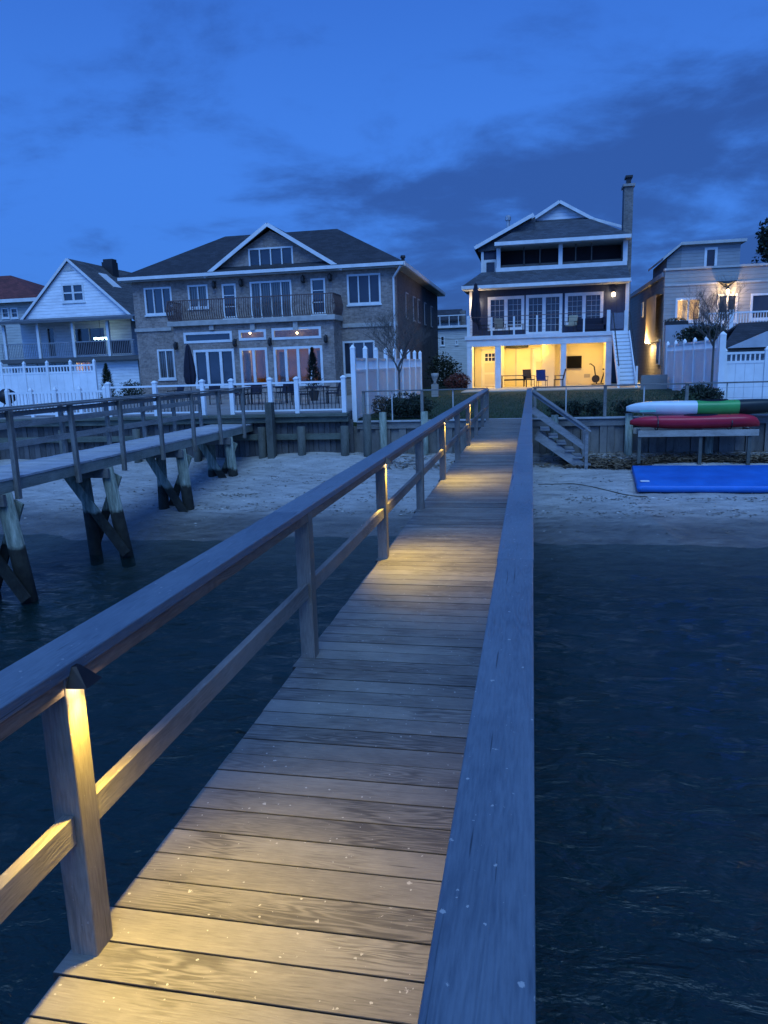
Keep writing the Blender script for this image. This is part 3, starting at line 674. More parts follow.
# small scraps of weed, shell and pebbles on the sand
rg = random.Random(77); m = MB(); mw = MB()
for _ in range(2300):
    u = rg.random()
    if u < .35: y = 18.15+rg.gauss(0, .10)+.25*sin(_*.0013); x = rg.uniform(-13, 9)
    elif u < .6: y = 19.35+rg.gauss(0, .10); x = rg.choice((1.6, 2.6, 4.1, 5.6, -4, -6.2, -8))+rg.gauss(0, .45)
    else: y = rg.uniform(16.9, 23.2); x = rg.uniform(-18, 9)
    if rg.random() < .5 and noise.noise(Vector((x*.8, y*.8, 9))) < .05: continue
    s_ = rg.uniform(.012, .05); t_ = rg.uniform(0, 3.14); z = gz(x, y)+.008; a = Vector((cos(t_), sin(t_)*.6, 0))*s_*1.4; b = Vector((-sin(t_), cos(t_)*.6, 0))*s_*.5
    p = Vector((x, y, z)); q = p+Vector((0, 0, s_*.35)); (mw if rg.random() < .10 else m).add([p-a, p-b, p+a, p+b, q], [(0, 1, 4), (1, 2, 4), (2, 3, 4), (3, 0, 4)])
for row, (x0_, y0_, dx_, dy_, k_) in enumerate(((-12, 19.6, .62, .10, 12), (-9.5, 21.2, .58, -.05, 10), (-7.5, 18.7, .6, .07, 9), (1.2, 20.4, -.05, -.5, 5), (1.9, 21.2, .12, -.55, 6))):
    for i in range(k_):
        cx_, cy_ = x0_+dx_*i+rg.gauss(0, .05), y0_+dy_*i+(.12 if i % 2 else -.12)
        for _ in range(8):
            a_ = rg.uniform(0, 6.28); x, y = cx_+cos(a_)*.16, cy_+sin(a_)*.10; s_ = rg.uniform(.015, .035); z = gz(x, y)+.003; p = Vector((x, y, z)); q = p+Vector((0, 0, s_*.5))
            m.add([p+Vector((-s_, 0, 0)), p+Vector((0, -s_, 0)), p+Vector((s_, 0, 0)), p+Vector((0, s_, 0)), q], [(0, 1, 4), (1, 2, 4), (2, 3, 4), (3, 0, 4)])
m.build('beach_debris', leafmat('weed_scrap', (.15, .14, .12), (.05, .047, .042)), kind='stuff'); mw.build('shell_scatter', leafmat('shell_white', (.7, .68, .62), (.4, .38, .34)), kind='stuff')
# blue floating platform on the sand
bx0, bx1 = at(637, 490, 19.9).x, at(800, 490, 19.9).x
fp = thing('floating_dock', 'flat bright blue floating platform lying on the sand', 'platform', ((bx0+bx1)/2, 21, -1.6))
def blue_mat():
    s = NT('blue_vinyl'); n = s.noise(s.pos((1, 1, 1)), 1.6, 5, .6)
    s.l(s.ramp(n, [(.3, (.006, .10, .40)), (.7, (.014, .155, .56))]), s.b.inputs['Base Color']); s.b.inputs['Roughness'].default_value = .45
    s.l(s.bump(s.noise(s.pos(), 2.5, 3), .35, .08), s.b.inputs['Normal']); return s.m
BLU = blue_mat(); m = MB()

zb0 = -1.66; ztp = -1.46; NX, NY = 30, 8
fy0, fy1 = 19.75, 21.85
vs = []
for j in range(NY+1):
    for i in range(NX+1):
        u, v = i/NX, j/NY; e = min(u, 1-u, v*.5, (1-v)*.5)*14; x = bx0+(bx1-bx0)*u+.12*v; y = fy0+(fy1-fy0)*v
        vs.append((x, y, ztp+.24*v-.035*math.exp(-e*3)+.012*noise.noise(Vector((x*1.3, y*1.3, 0)))))
m.add(vs, [(j*(NX+1)+i, j*(NX+1)+i+1, (j+1)*(NX+1)+i+1, (j+1)*(NX+1)+i) for j in range(NY) for i in range(NX)])
m.build('top_sheet', BLU, fp, smooth=True)
m = MB(); per = [(i, 0) for i in range(NX+1)]+[(NX, j) for j in range(1, NY+1)]+[(i, NY) for i in range(NX-1, -1, -1)]+[(0, j) for j in range(NY-1, 0, -1)]
ring = [Vector(vs[j*(NX+1)+i]) for i, j in per]; n = len(ring)
cx = Vector(((bx0+bx1)/2, (fy0+fy1)/2, 0))
r1 = [Vector((v.x+(-.03 if v.x < bx0+.2 else 0), v.y+(-.03 if v.y < fy0+.01 else 0), v.z-.06)) for v in ring]; r2 = [Vector((v.x, v.y, v.z-.16)) for v in ring]
m.add(ring+r1+r2, [(i, i+n, (i+1) % n+n, (i+1) % n) for i in range(n)]+[(i+n, i+2*n, (i+1) % n+2*n, (i+1) % n+n) for i in range(n)]+[tuple(range(3*n-1, 2*n-1, -1))])
m.build('side_band', plain('blue_side', (.012, .15, .55), .45, .15, 2.), fp, smooth=True)
MB().box(bx0+.10, bx0+.32, fy0+.25, fy0+.40, ztp+.035, ztp+.05).build('white_patch', WHITE, fp)
m = MB(); x = bx0+.05; 
while x < bx1: m.tube((x, fy0+.12, -1.69), (x+.5, fy0+.12, -1.69), .055, .055, 8); x += .55
m.build('black_bumper', BLK, fp)
# mooring rope in the sand
m = MB(); pts = []
for i in range(24):
    u = i/23; x = .2+(bx0+.2)*u-.2*u; y = 20.6-.9*u+.25*sin(u*5); pts.append((x, y, gz(x, y)+.015))
m.path(pts, .013, 5).build('rope', plain('rope_fibre', (.09, .085, .07), .9, .3, 20), label='thin dark rope lying across the sand to the blue platform', cat='rope')
# ------------------------------------------------------------------ BRICK HOUSE
YH = 38.; YF = 36.5; zg = .3
BH = thing('brick_house', 'wide two storey tan brick house with balcony and charcoal hip roof', 'house', (-13.8, 46, .3))
XL, XR = at(137, 340, YH).x, -6.72; ZE = 6.55
up = [(px_rect(145, 287.5, 172, 314.5, YH), 3, 1), (px_rect(188.5, 285, 208, 308, YH), 2, 1), (px_rect(223, 284, 236.5, 318, YH), 1, 3), (px_rect(251, 281, 292, 320, YH), 4, 1),
      (px_rect(311.5, 278.5, 325.5, 314, YH), 1, 3), (px_rect(347.5, 274, 380.5, 304, YH), 3, 1)]
lo_ = [(px_rect(158.5, 349.5, 175, 379, YH), 2, 1), (px_rect(343.5, 341, 375, 375, YH), 3, 1)]
wall(BH, 'wall', BRICKM, XL, XR, zg-.3, ZE, YH, .3, [h[0] for h in up+lo_]+[(at(236, 350, YF).x+.1, at(322, 350, YF).x, .35, 3.3)])
for h, c, r in up+lo_:
    w = window(BH, h, YH, c, r, fw=.08, pane=GLU if c in (2, 4) else GLD, name='french_door' if h[2] < 4.1 and h[3] > 5 else 'window')
# side and rear walls
YE = 55.0
def side_wall_z(name, X, th, mat, y0, y1, z0, z1, parent): return MB().box(X, X+th, y0, y1, z0, z1).build(name, mat, parent)
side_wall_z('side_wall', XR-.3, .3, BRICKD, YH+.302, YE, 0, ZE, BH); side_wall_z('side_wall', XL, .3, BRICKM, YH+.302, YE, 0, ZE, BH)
MB().box(XL+.302, XR-.302, YE-.3, YE, 0, ZE).build('rear_wall', BRICKM, BH)
for yy in (41.2, 43.8, 45.6, 48.4, 51.5):
    wq = MB().box(XR+.003, XR+.05, yy-.4, yy+.4, 4.2, 5.6).build('window', TRIMD, BH); MB().box(XR+.052, XR+.06, yy-.33, yy+.33, 4.28, 5.52).build('pane', IRON, wq)
# belt course, cornice
MB().box(XL-.04, at(172, 330, YH).x, YH-.07, YH-.003, 3.95, 4.13).build('belt_course', STONE, BH)
MB().box(at(343, 330, YH).x, XR+.04, YH-.07, YH-.003, 3.72, 3.92).build('belt_course', STONE, BH)
MB().box(XL-.5, XR+.5, YH-.55, YH-.40, ZE+.04, ZE+.20).build('gutter', TRIM, BH)
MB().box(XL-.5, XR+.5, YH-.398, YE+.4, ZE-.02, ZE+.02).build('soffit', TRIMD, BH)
MB().box(XR+.42, XR+.55, YH-.398, YE+.4, ZE+.022, ZE+.22).build('gutter', TRIM, BH)
MB().path([(XR+.35, YH-.45, ZE), (XR-.1, YH-.1, ZE-.5), (XR-.1, YH-.1, .35)], .055, 8).build('downspout', TRIM, BH)
# roof: hip with flat top
e0, e1, zt0 = XL-.5, XR+.5, ZE+.2; zr = 9.25; d = 4.4
fr = [(e0, YH-.5, zt0), (e1, YH-.5, zt0), (e1, YE+.4, zt0), (e0, YE+.4, zt0)]
tp = [(e0+d, YH-.5+d, zr), (e1-d, YH-.5+d, zr), (e1-d, YE+.4-d, zr), (e0+d, YE+.4-d, zr)]
MB().add(fr+tp, [(0, 1, 5, 4), (1, 2, 6, 5), (2, 3, 7, 6), (3, 0, 4, 7), (4, 5, 6, 7), (3, 2, 1, 0)]).build('roof', SHG, BH)
# front gable
A = at(267, 222.5, YH-.35); gl = at(204, 277, YH-.35); gr = at(342, 265.5, YH-.35)
gx0, gx1, gzb = gl.x, gr.x, (gl.z+gr.z)/2
yb = YH+5.2
gh = px_rect(248.8, 247.5, 293, 267.5, YH)
gwx0, gwx1 = gx0+.45, gx1-.45; zap = A.z-.32; 
# gable wall pieces around the window
m = MB(); zb = ZE+.45
lerp = lambda z: (gwx0+(A.x-gwx0)*(z-zb)/(zap-zb), gwx1+(A.x-gwx1)*(z-zb)/(zap-zb))
a, b, c, dd = gh
l0, r0 = lerp(zb); l1, r1 = lerp(c); l2, r2 = lerp(dd)
for P_ in ([(l0, zb), (r0, zb), (r1, c), (l1, c)], [(l1, c), (a, c), (a, dd), (l2, dd)], [(b, c), (r1, c), (r2, dd), (b, dd)], [(l2, dd), (r2, dd), (A.x, zap)]): m.add([(x, YH, z) for x, z in P_], [tuple(range(len(P_)))])
m.build('gable_wall', BRICKM, BH)
MB().box(a+.05, b-.05, YH+.10, YH+.3, c+.05, dd-.05).build('attic_backing', DARK, BH)
window(BH, gh, YH, 4, 1, fw=.07)
MB().slab([(gx0, YH-.35, gzb), (A.x, YH-.35, A.z), (A.x, yb, A.z), (gx0, yb, gzb)][::-1], .1).build('gable_roof', SHG, BH)
MB().slab([(A.x, YH-.35, A.z), (gx1, YH-.35, gzb), (gx1, yb, gzb), (A.x, yb, A.z)][::-1], .1).build('gable_roof', SHG, BH)
MB().bar((gx0, YH-.38, gzb-.09), (A.x, YH-.38, A.z-.09), .06, .18, up=(0, 0, 1)).bar((A.x, YH-.384, A.z-.09), (gx1, YH-.384, gzb-.09), .06, .18, up=(0, 0, 1)).build('rake_board', TRIM, BH)
MB().tube((at(403, 262, 44).x, 44, 7), (at(403, 262, 44).x, 44, at(403, 258, 44).z), .10, .10, 8).lathe((at(403, 262, 44).x, 44, at(403, 258, 44).z), [(.15, 0), (.15, .05), (.13, .14)], 8).build('vent_pipe', IRON, BH)
# lower bay with balcony over it
bx_0, bx_1 = at(176, 360, YF).x, at(335, 360, YF).x; zf = at(255, 318, YF-.2).z
doors = [(px_rect(184, 332, 232, 342.5, YF), 1, 1, 'transom'), (px_rect(239, 330, 266, 340, YF), 1, 1, 'transom'), (px_rect(272, 327.5, 321, 338.8, YF), 1, 1, 'transom'),
         (px_rect(195, 349.5, 235, 388, YF), 3, 1, 'patio_door'), (px_rect(241, 348, 268, 388, YF), 2, 1, 'patio_door'), (px_rect(274.5, 346.5, 323, 386, YF), 4, 1, 'patio_door')]
wall(BH, 'bay_wall', BRICKM, bx_0, bx_1, 0, zf-.242, YF, .25, [(h[0], h[1], max(h[2], .32), h[3]) for h, *_ in doors])
for k, (h, c, r, nm) in enumerate(doors):
    h = (h[0], h[1], max(h[2], .32), h[3])
    window(BH, h, YF, c, r, name=nm, pane=GLC if k != 0 and k != 3 else GLD, fw=.11, mw=.14 if 'door' in nm else .05, sill=False)
side_wall_z('bay_side_wall', bx_1-.25, .25, BRICKM, YF+.252, YH-.002, 0, zf-.242, BH); side_wall_z('bay_side_wall', bx_0, .25, BRICKM, YF+.252, YH-.002, 0, zf-.242, BH)
MB().box(bx_0-.22, bx_1+.14, YF-.22, YH-.004, zf-.24, zf).build('balcony_slab', STONE, BH, bevel=.02)
# lit dining room behind the glass
rx_, ry_ = at(236, 350, YF).x, at(326, 350, YF).x
m = MB(); X0, X1, Y0, Y1, Z0, Z1 = rx_-.4, ry_-.1, YF+.30, YF+5., .31, 3.9
m.add([(X0,Y0,Z0),(X1,Y0,Z0),(X1,Y1,Z0),(X0,Y1,Z0),(X0,Y0,Z1),(X1,Y0,Z1),(X1,Y1,Z1),(X0,Y1,Z1)], [(0,1,2,3),(7,6,5,4),(3,2,6,7),(0,3,7,4),(1,5,6,2)])
rm = m.build('lit_room', WARMROOM, BH)
m = MB()
for k, px in enumerate((250, 262, 284, 297, 304, 312)):
    p = at(px, 333, YF+1.2+.5*(k % 3)); m.lathe((p.x, YF+1.2+.5*(k % 3), p.z), [(.02, -.05), (.05, -.02), (.05, .02), (.02, .05)], 8); 
m.build('ceiling_bulbs', emis('bulb_glow', (1., .70, .38), 9.), BH)
for X in (rx_+1.0, ry_-1.8):
    ld = bpy.data.lights.new('room_lamp', 'POINT'); ld.energy = 24; ld.color = (1, .66, .20); ld.shadow_soft_size = .2
    lo = bpy.data.objects.new('room_lamp', ld); col.objects.link(lo); lo.parent = BH; lo.location = Vector((X, YF+1.8, 2.9))-ORG[BH]
m = MB()                                        # curtains, cabinet and a table in the room
for px in (246, 280, 318): 
    p = at(px, 360, YF+.5)
    for q in range(4): m.tube((p.x+q*.07, YF+.5+.03*(q % 2), .35), (p.x+q*.07, YF+.5+.03*(q % 2), 2.6), .04, .04, 6)
m.build('curtain', plain('curtain_cloth', (.14, .10, .08), .9, .3, 4.), BH)
MB().box(rx_+1.9, rx_+3.1, YF+2.2, YF+2.9, .31, 1.1).box(rx_+3.9, rx_+5.2, YF+2.8, YF+3.4, .31, 2.0).build('cabinet', plain('dark_cabinet', (.05, .03, .022), .5, .3, 4.), BH)
# balcony railing
brp = [(bx_0-.15, YH-.1), (bx_0-.15, YF-.14), (bx_1+.06, YF-.14), (bx_1+.06, YH-.1)]
m = MB(); mr = MB()
for (xa, ya_), (xb, yb_) in zip(brp, brp[1:]):
    P, Q = Vector((xa, ya_, 0)), Vector((xb, yb_, 0)); L = (Q-P).length; k = int(L/.12); out = Vector(((Q-P).y, -(Q-P).x, 0)).normalized()
    mr.bar(P+Vector((0, 0, zf+1.02)), Q+Vector((0, 0, zf+1.02)), .06, .045); mr.bar(P+Vector((0, 0, zf+.06)), Q+Vector((0, 0, zf+.06)), .05, .03)
    for i in range(k+1):
        c = P+(Q-P)*(i/k)
        pts = [c+Vector((0, 0, zf+.075))]+[c+out*.12*sin(t*pi)**1.0*(1-t*.4)+Vector((0, 0, zf+.08+.9*t)) for t in (.15, .3, .45, .7)]+[c+Vector((0, 0, zf+1.0))]
        for p_, q_ in zip(pts, pts[1:]): m.tube(p_, q_, .024, .024, 4, cap=False)
        if i % 4 == 0:
            for s_ in (-1, 1): m.path([c+Vector((0, 0, zf+.5)), c+(Q-P).normalized()*.05*s_+out*.1+Vector((0, 0, zf+.6)), c+Vector((0, 0, zf+.72))], .012, 4)
br = thing('balcony_railing', 'bulging wrought iron balustrade on the brick house balcony', 'railing', (-14, YF, zf)) if False else None
mr.build('balcony_handrail', IRONB, BH); m.build('balcony_balusters', IRONB, BH)
# keystones and corbels under the balcony
for px in (212, 253, 296):
    p = at(px, 326, YF); MB().box(p.x-.12, p.x+.12, YF-.12, YF-.003, p.z-.2, zf-.244).build('corbel', STONE, BH)
# wall lanterns
def lantern(x, y, z, parent): 
    t = MB().box(x-.04, x+.04, y-.05, y, z-.05, z+.3).tube((x, y-.04, z+.25), (x, y-.22, z+.32), .015, .015, 5).lathe((x, y-.22, z-.1), [(.05, 0), (.11, .12), (.11, .3), (.02, .42)], 6).build('wall_lantern', IRON, parent)
for (a_, b_, y_) in ((214, 285, YH), (241, 283, YH), (303, 279.5, YH), (330, 277.5, YH), (176, 346, YF), (235, 343, YF), (270, 342, YF), (326, 339, YF)):
    p = at(a_, b_, y_-.15); lantern(p.x, y_-.003, p.z-.1, BH)
# ------------------------------------------------------------------ patio of the brick house
def umbrella_closed(x, y, z, h, label, mat, group=None):
    t = thing('closed_umbrella', label, 'umbrella', (x, y, z), group)
    MB().lathe((x, y, z), [(.25, 0), (.25, .06), (.05, .1)], 12).build('base', IRON, t); MB().tube((x, y, z+.1), (x, y, z+h), .022, .022, 8).build('pole', IRON, t)
    m = MB(); n = 16; prof = [(.12, .8), (.22, .95), (.26, 1.25), (.23, 1.7), (.17, h-.6), (.08, h-.08), (.01, h)]
    vs = []; fs = []
    for r, zz in prof: vs += [(x+r*(1.15 if i % 2 else .8)*cos(2*pi*i/n), y+r*(1.15 if i % 2 else .8)*sin(2*pi*i/n), z+zz) for i in range(n)]
    for k in range(len(prof)-1): fs += [(k*n+i, k*n+(i+1) % n, (k+1)*n+(i+1) % n, (k+1)*n+i) for i in range(n)]
    m.add(vs, fs).build('canopy', mat, t); return t
p = at(191, 388, 33.5)
umbrella_closed(p.x, 33.5, .3, at(190, 344, 33.5).z-.3, 'closed dark umbrella on the brick house patio left of its doors', DARK)
def chair(x, y, z, rz, label, mat, group, fab=DARK, proto=[None], arm=True, h=.9):
    t = thing('patio_chair', label, 'chair', (0, 0, 0), group)
    MB().box(-.25, .25, -.24, .24, .40, .45).build('seat', fab, t); MB().add([(-.25, .22, .46), (.25, .22, .46), (.25, .36, h), (-.25, .36, h), (-.25, .25, .46), (.25, .25, .46), (.25, .39, h), (-.25, .39, h)], [(0, 1, 2, 3), (7, 6, 5, 4), (0, 4, 5, 1), (1, 5, 6, 2), (2, 6, 7, 3), (3, 7, 4, 0)]).build('backrest', fab, t)
    for a_, b_ in ((-.24, -.22), (.24, -.22), (-.24, .22), (.24, .22)): MB().tube((a_, b_, 0), (a_*.96, b_*.96, .40), .018, .018, 6).build('leg', mat, t)
    for s_ in (-.27, .27): MB().box(s_-.025, s_+.025, -.22, .28, .62, .65).tube((s_, -.18, .42), (s_, -.18, .62), .014, .014, 5).build('armrest', mat, t)
    t.location = (x, y, z); t.rotation_euler = (0, 0, rz); ORG[t] = Vector((x, y, z)); return t
def table(x, y, z, w, d_, h, label, top, leg, group=None):
    t = thing('patio_table', label, 'table', (x, y, z), group); MB().box(x-w/2, x+w/2, y-d_/2, y+d_/2, z+h-.04, z+h).build('table_top', top, t)
    for a_ in (-1, 1):
        for b_ in (-1, 1): MB().tube((x+a_*(w/2-.06), y+b_*(d_/2-.06), z), (x+a_*(w/2-.06), y+b_*(d_/2-.06), z+h-.042), .025, .025, 6).build('leg', leg, t)
    return t
G1 = 'dark chairs on the brick house patio'
c0 = chair(at(255, 395, 31).x, 31, .3, .1, 'dark patio chair behind the white railing, below the second patio door', IRON, G1)
for px, yy, rz, lb_ in ((242, 30.2, 1.6, 'dark patio chair left of the patio dining table, seen side on'), (284, 31.5, -.3, 'dark patio chair right of the dining table, below the widest patio door'), (300, 29, 2.6, 'dark patio chair facing away beside the potted conifer'),
                        (332, 29.5, -1.2, 'dark patio chair nearest to the white privacy fence'), (215, 31, .4, 'dark patio chair below the leftmost patio door'), (175, 31, -.5, 'dark patio chair left of the closed umbrella')):
    copy_tree(c0, loc=(at(px, 395, yy).x, yy, .3), rotz=rz, label=lb_)
table(at(266, 395, 30).x, 30, .3, 1.7, .95, .74, 'long dark dining table on the brick house patio', DARK, IRON)
table(at(318, 395, 29.6).x, 29.6, .3, .8, .8, .7, 'small square table near the white privacy fence', DARK, IRON)
def conifer(x, y, z, h, r, label, mat, pot=True, group=None, n=1500, seed=1):
    t = thing('potted_conifer' if pot else 'conifer', label, 'tree', (x, y, z), group); rg = random.Random(seed); z0 = z+(.45 if pot else .05)
    if pot: MB().lathe((x, y, z), [(.16, 0), (.24, .4), (.26, .42), (.22, .45)], 12).build('pot', plain('pot_clay', (.05, .04, .035), .7, .2, 5.), t)
    MB().tube((x, y, z0-.05), (x, y, z0+h*.9), .05, .01, 6).build('trunk', BARK, t)
    m = MB()
    for _ in range(n):
        v = rg.random()**.75; zz = z0+.05+v*h; rr = r*(1-v)**.8*(.9+.25*noise.noise(Vector((v*6, seed, 0))))*math.sqrt(rg.uniform(.35, 1)); a_ = rg.uniform(0, 6.28)
        q = Vector((x+rr*cos(a_), y+rr*sin(a_), zz)); s_ = rg.uniform(.04, .09); d_ = Vector((cos(a_), sin(a_), rg.uniform(.3, 1.5))).normalized()*s_; e_ = Vector((-sin(a_), cos(a_), 0))*s_*.5
        m.add([q-d_-e_*.5, q-d_+e_*.5, q+d_+e_*.3, q+d_-e_*.3], [(0, 1, 2, 3)])
    m.build('crown', mat, t); return t
conifer(at(314, 392, 32.5).x, 32.5, .3, at(314, 349, 32.5).z-.75, .55, 'tall dark cone shaped conifer in a pot by the widest patio door', LEAFD, seed=2)
conifer(at(108, 388, 34).x, 34, .3, at(107, 366, 34).z-.3, .62, 'small cone shaped conifer beside the white gabled house', LEAFM, pot=False, seed=5)
def shrub(x, y, z, rx, ry, rz_, label, mat, n=900, size=.05, cat='shrub', group=None, seed=1, name='shrub'):
    t = thing(name, label, cat, (x, y, z), group); rg = random.Random(seed); m = MB()
    k = max(3, int(rx*3))
    for _ in range(k): 
        ox, oy = rg.uniform(-.5, .5)*rx, rg.uniform(-.5, .5)*ry
        blob_leaves(m, (x+ox, y+oy, z+rz_*rg.uniform(.75, 1.1)), rx*.6, ry*.7, rz_*rg.uniform(.7, 1.), n//k, size, rg)
    m.build('foliage', mat, t); m = MB()
    for _ in range(9): m.tube((x+rg.uniform(-.1, .1), y, z), (x+rg.uniform(-.6, .6)*rx, y+rg.uniform(-.5, .5)*ry, z+rz_*1.3), .02, .006, 5)
    m.build('stem', BARK, t); return t
shrub(at(131, 388, 34.5).x, 34.5, .3, .85, .6, .62, 'round dark shrub at the left corner of the brick house', LEAFD, 1500, .05, seed=3)
shrub(at(417, 415, 24.9).x, 25., 0, 1.25, .7, .42, 'low dark shrubs behind the railing left of the plank pier', LEAFD, 2600, .05, seed=4)
shrub(at(385, 415, 24.9).x, 25.2, .05, .6, .5, .34, 'small brownish shrub at the foot of the white privacy fence', leafmat('brown_leaf', (.08, .06, .03), (.03, .025, .015)), 900, .045, seed=14)
shrub(at(455, 388, 42).x, 42.6, .25, .95, .7, .55, 'red leaved shrub left of the navy house porch', LEAFR, 1500, .06, seed=6)
shrub(at(447, 385, 46).x, 46, .25, 1.5, .9, 1.2, 'big dark bush behind the red leaved shrub', LEAFD, 2200, .08, seed=7)
shrub(at(716, 400, 24.8).x, 25.0, 0, 1.1, .6, .52, 'bushy dark green shrub behind the green kayak', LEAFD, 4800, .045, seed=8)
shrub(at(690, 405, 24.8).x, 24.9, 0, .7, .5, .35, 'low shrub left of the thin bare tree at the right', LEAFM, 1300, .05, seed=18)
for k, (px, s_, lb_) in enumerate(((556, .5, 'small round shrub at the lawn edge next to the beach steps'), (577, .42, 'small round shrub behind the handrail of the beach steps'), (596, .4, 'small round shrub left of the first thick railing post'), (628, .5, 'small round shrub just left of the white kayak bow'))):
    shrub(at(px, 412, 24.6).x, 24.7, 0, s_, .4, .26, lb_, LEAFD, 800, .04, group='small round shrubs along the lawn edge', seed=30+k)
def bare_tree(x, y, z, h, spread, label, seed, fork=.45, lean=0):
    t = thing('bare_tree', label, 'tree', (x, y, z)); rg = random.Random(seed); tr = MB(); br_ = MB()
    top = Vector((x+lean, y, z+h*fork)); tr.tube((x, y, z-.1), top, .042, .03, 8)
    def grow(p, d_, L, r, lvl):
        q = p
        for s_ in range(3):
            d2 = (d_+Vector((rg.gauss(0, .16), rg.gauss(0, .16), rg.gauss(0, .08)+.05))).normalized(); q2 = q+d2*L/3; br_.tube(q, q2, r*(1-s_*.2), r*(.8-s_*.2), 5, cap=False); q, d_ = q2, d2
            if lvl < 4 and (s_ > 0 or lvl == 0):
                for _ in range(2):
                    a_ = rg.uniform(0, 6.28); nd = (d_+Vector((cos(a_), sin(a_), rg.uniform(-.1, .5)))*.75).normalized(); grow(q, nd, L*rg.uniform(.55, .72), r*.55, lvl+1)
    for k in range(5):
        a_ = k*1.26+rg.uniform(-.3, .3); grow(top-Vector((0, 0, .08*k)), Vector((cos(a_)*spread, sin(a_)*spread, 1)).normalized(), h*(1-fork)*.62, .024, 0)
    tr.build('trunk', BARK, t); br_.build('branches', BARK, t); return t
p = at(400, 411, 25.6); pt = at(400, 316, 25.6); bare_tree(p.x, 25.6, 0, pt.z, .75, 'thin leafless sapling in front of the white privacy fence', 5, .52)
p = at(710, 405, 25.2); pt = at(714, 293, 25.2); bare_tree(at(711, 395, 25.2).x, 25.2, 0, pt.z, .95, 'thin leafless tree in front of the grey house and white fence', 9, .62)
# ------------------------------------------------------------------ NAVY HOUSE
YN = 43.; gN = .28
NH = thing('navy_house', 'three storey navy blue house with white trim, lit porch and tall chimney', 'house', (.9, 46, gN))
nx0, nx1 = at(467, 360, YN).x, at(611.5, 360, YN).x
zd = 3.22                                         # deck level
# porch columns
for a_, b_ in ((467, 472), (495, 501), (560.5, 566), (605.5, 611.5)):
    X0, X1 = at(a_, 368, YN).x, at(b_, 368, YN).x
    MB().box(X0, X1, YN, YN+.32, gN, 2.63).build('column', TRIM, NH, bevel=.01)
    MB().box(X0-.05, X1+.05, YN-.05, YN+.37, gN+.001, gN+.2).build('column_base', TRIM, NH, bevel=.01) if False else None
MB().box(nx0, nx1, YN-.02, YN+.3, 2.632, 3.0).build('beam', TRIM, NH)
MB().box(nx0-.12, nx1+.12, YN-.1, 46.0, 3.002, zd).build('deck', plain('deck_fascia', (.62, .64, .66), .55, .1, 2), NH, bevel=.01)
# porch room: rear wall, sides, ceiling
YPB = 46.2
m = MB(); 
pd = [px_rect(486, 352, 494, 385, YPB), px_rect(533, 350, 548, 384, YPB)]
MB().box(nx0+.1, nx1-.1, YPB, YPB+.2, gN, 2.99).build('porch_wall', CREAM, NH)
MB().box(nx0+.02, nx0+.2, YN+.34, YPB-.002, gN, 2.99).build('porch_side_wall', TRIM, NH)
MB().box(nx1-.2, nx1-.02, YN+.34, YPB-.002, gN, 2.99).build('porch_side_wall', CREAM, NH)
MB().box(nx0+.21, nx1-.21, YN+.31, YPB-.003, 2.93, 2.99).build('porch_ceiling', CREAMD, NH)
p = at(550, 365, 45); MB().box(at(551, 365, YPB).x-.55, at(551, 365, YPB).x+.18, 45.0, YPB-.003, gN, 2.92).build('porch_pier', CREAM, NH)
MB().box(at(504, 365, 45.2).x-.2, at(504, 365, 45.2).x, 45.3, YPB-.003, gN, 2.92).build('porch_pier', CREAM, NH)
# doors on the porch wall
def door(x0, x1, z1, Y, lites, parent=NH, mat=CREAMD):
    d_ = MB().box(x0, x1, Y-.05, Y-.003, gN+.02, z1).build('door', mat, parent)
    MB().box(x0-.07, x0-.002, Y-.06, Y-.003, gN, z1+.07).box(x1+.002, x1+.07, Y-.06, Y-.003, gN, z1+.07).box(x0-.07, x1+.07, Y-.06, Y-.004, z1+.002, z1+.09).build('door_frame', TRIM, d_)
    if lites:
        m_ = MB()
        for i in range(3):
            for j in range(2): m_.box(x0+.15+i*(x1-x0-.3)/3+.02, x0+.15+(i+1)*(x1-x0-.3)/3-.02, Y-.056, Y-.051, z1-.62+j*.24, z1-.62+j*.24+.2)
        m_.build('pane', GLD, d_)
    MB().lathe((x1-.1, Y-.1, gN+1.0), [(.015, -.03), (.035, 0), (.015, .03)], 8).build('handle', IRON, d_)
    for k in range(2): MB().box(x0+.13, x1-.13, Y-.054, Y-.0505, gN+.15+k*.72, gN+.75+k*.72-(.0 if not k else .05)).build('door_panel', plain('cream_panel', (.66, .60, .44), .5, .04, 1), d_)
    return d_
q = at(490, 356, YPB); door(q.x-.46, q.x+.46, 2.45, YPB, True)
q = at(541, 356, YPB); door(q.x-.42, q.x+.42, 2.42, YPB, False)
q0, q1 = at(506, 350, YPB).x, at(530, 350, YPB).x
ac = thing('wall_heater', 'dark slim air conditioner under the porch ceiling of the navy house', 'appliance', ((q0+q1)/2, YPB, 2.5)); MB().box(q0, q1-.1, YPB-.24, YPB-.006, 2.55, 2.78).build('casing', IRON, ac, bevel=.02); MB().box(q0+.04, q1-.14, YPB-.246, YPB-.2405, 2.57, 2.63).build('louvre', BLK, ac)
r_ = px_rect(567, 357, 579.5, 367.5, YPB); tv = thing('television', 'black television on the lit porch wall of the navy house', 'television', ((r_[0]+r_[1])/2, YPB, r_[2]))
MB().box(r_[0]-.02, r_[1]+.12, YPB-.12, YPB-.05, r_[2]-.05, r_[3]+.06).build('housing', IRON, tv, bevel=.01); MB().box(r_[0]+.01, r_[1]+.09, YPB-.126, YPB-.1205, r_[2]-.02, r_[3]+.03).build('screen', plain('screen', (.004, .004, .006), .7, .1, 2, spec=.1), tv); MB().box(r_[0]+.3, r_[1]-.3, YPB-.05, YPB-.004, r_[2]+.1, r_[3]-.1).build('bracket', IRON, tv)
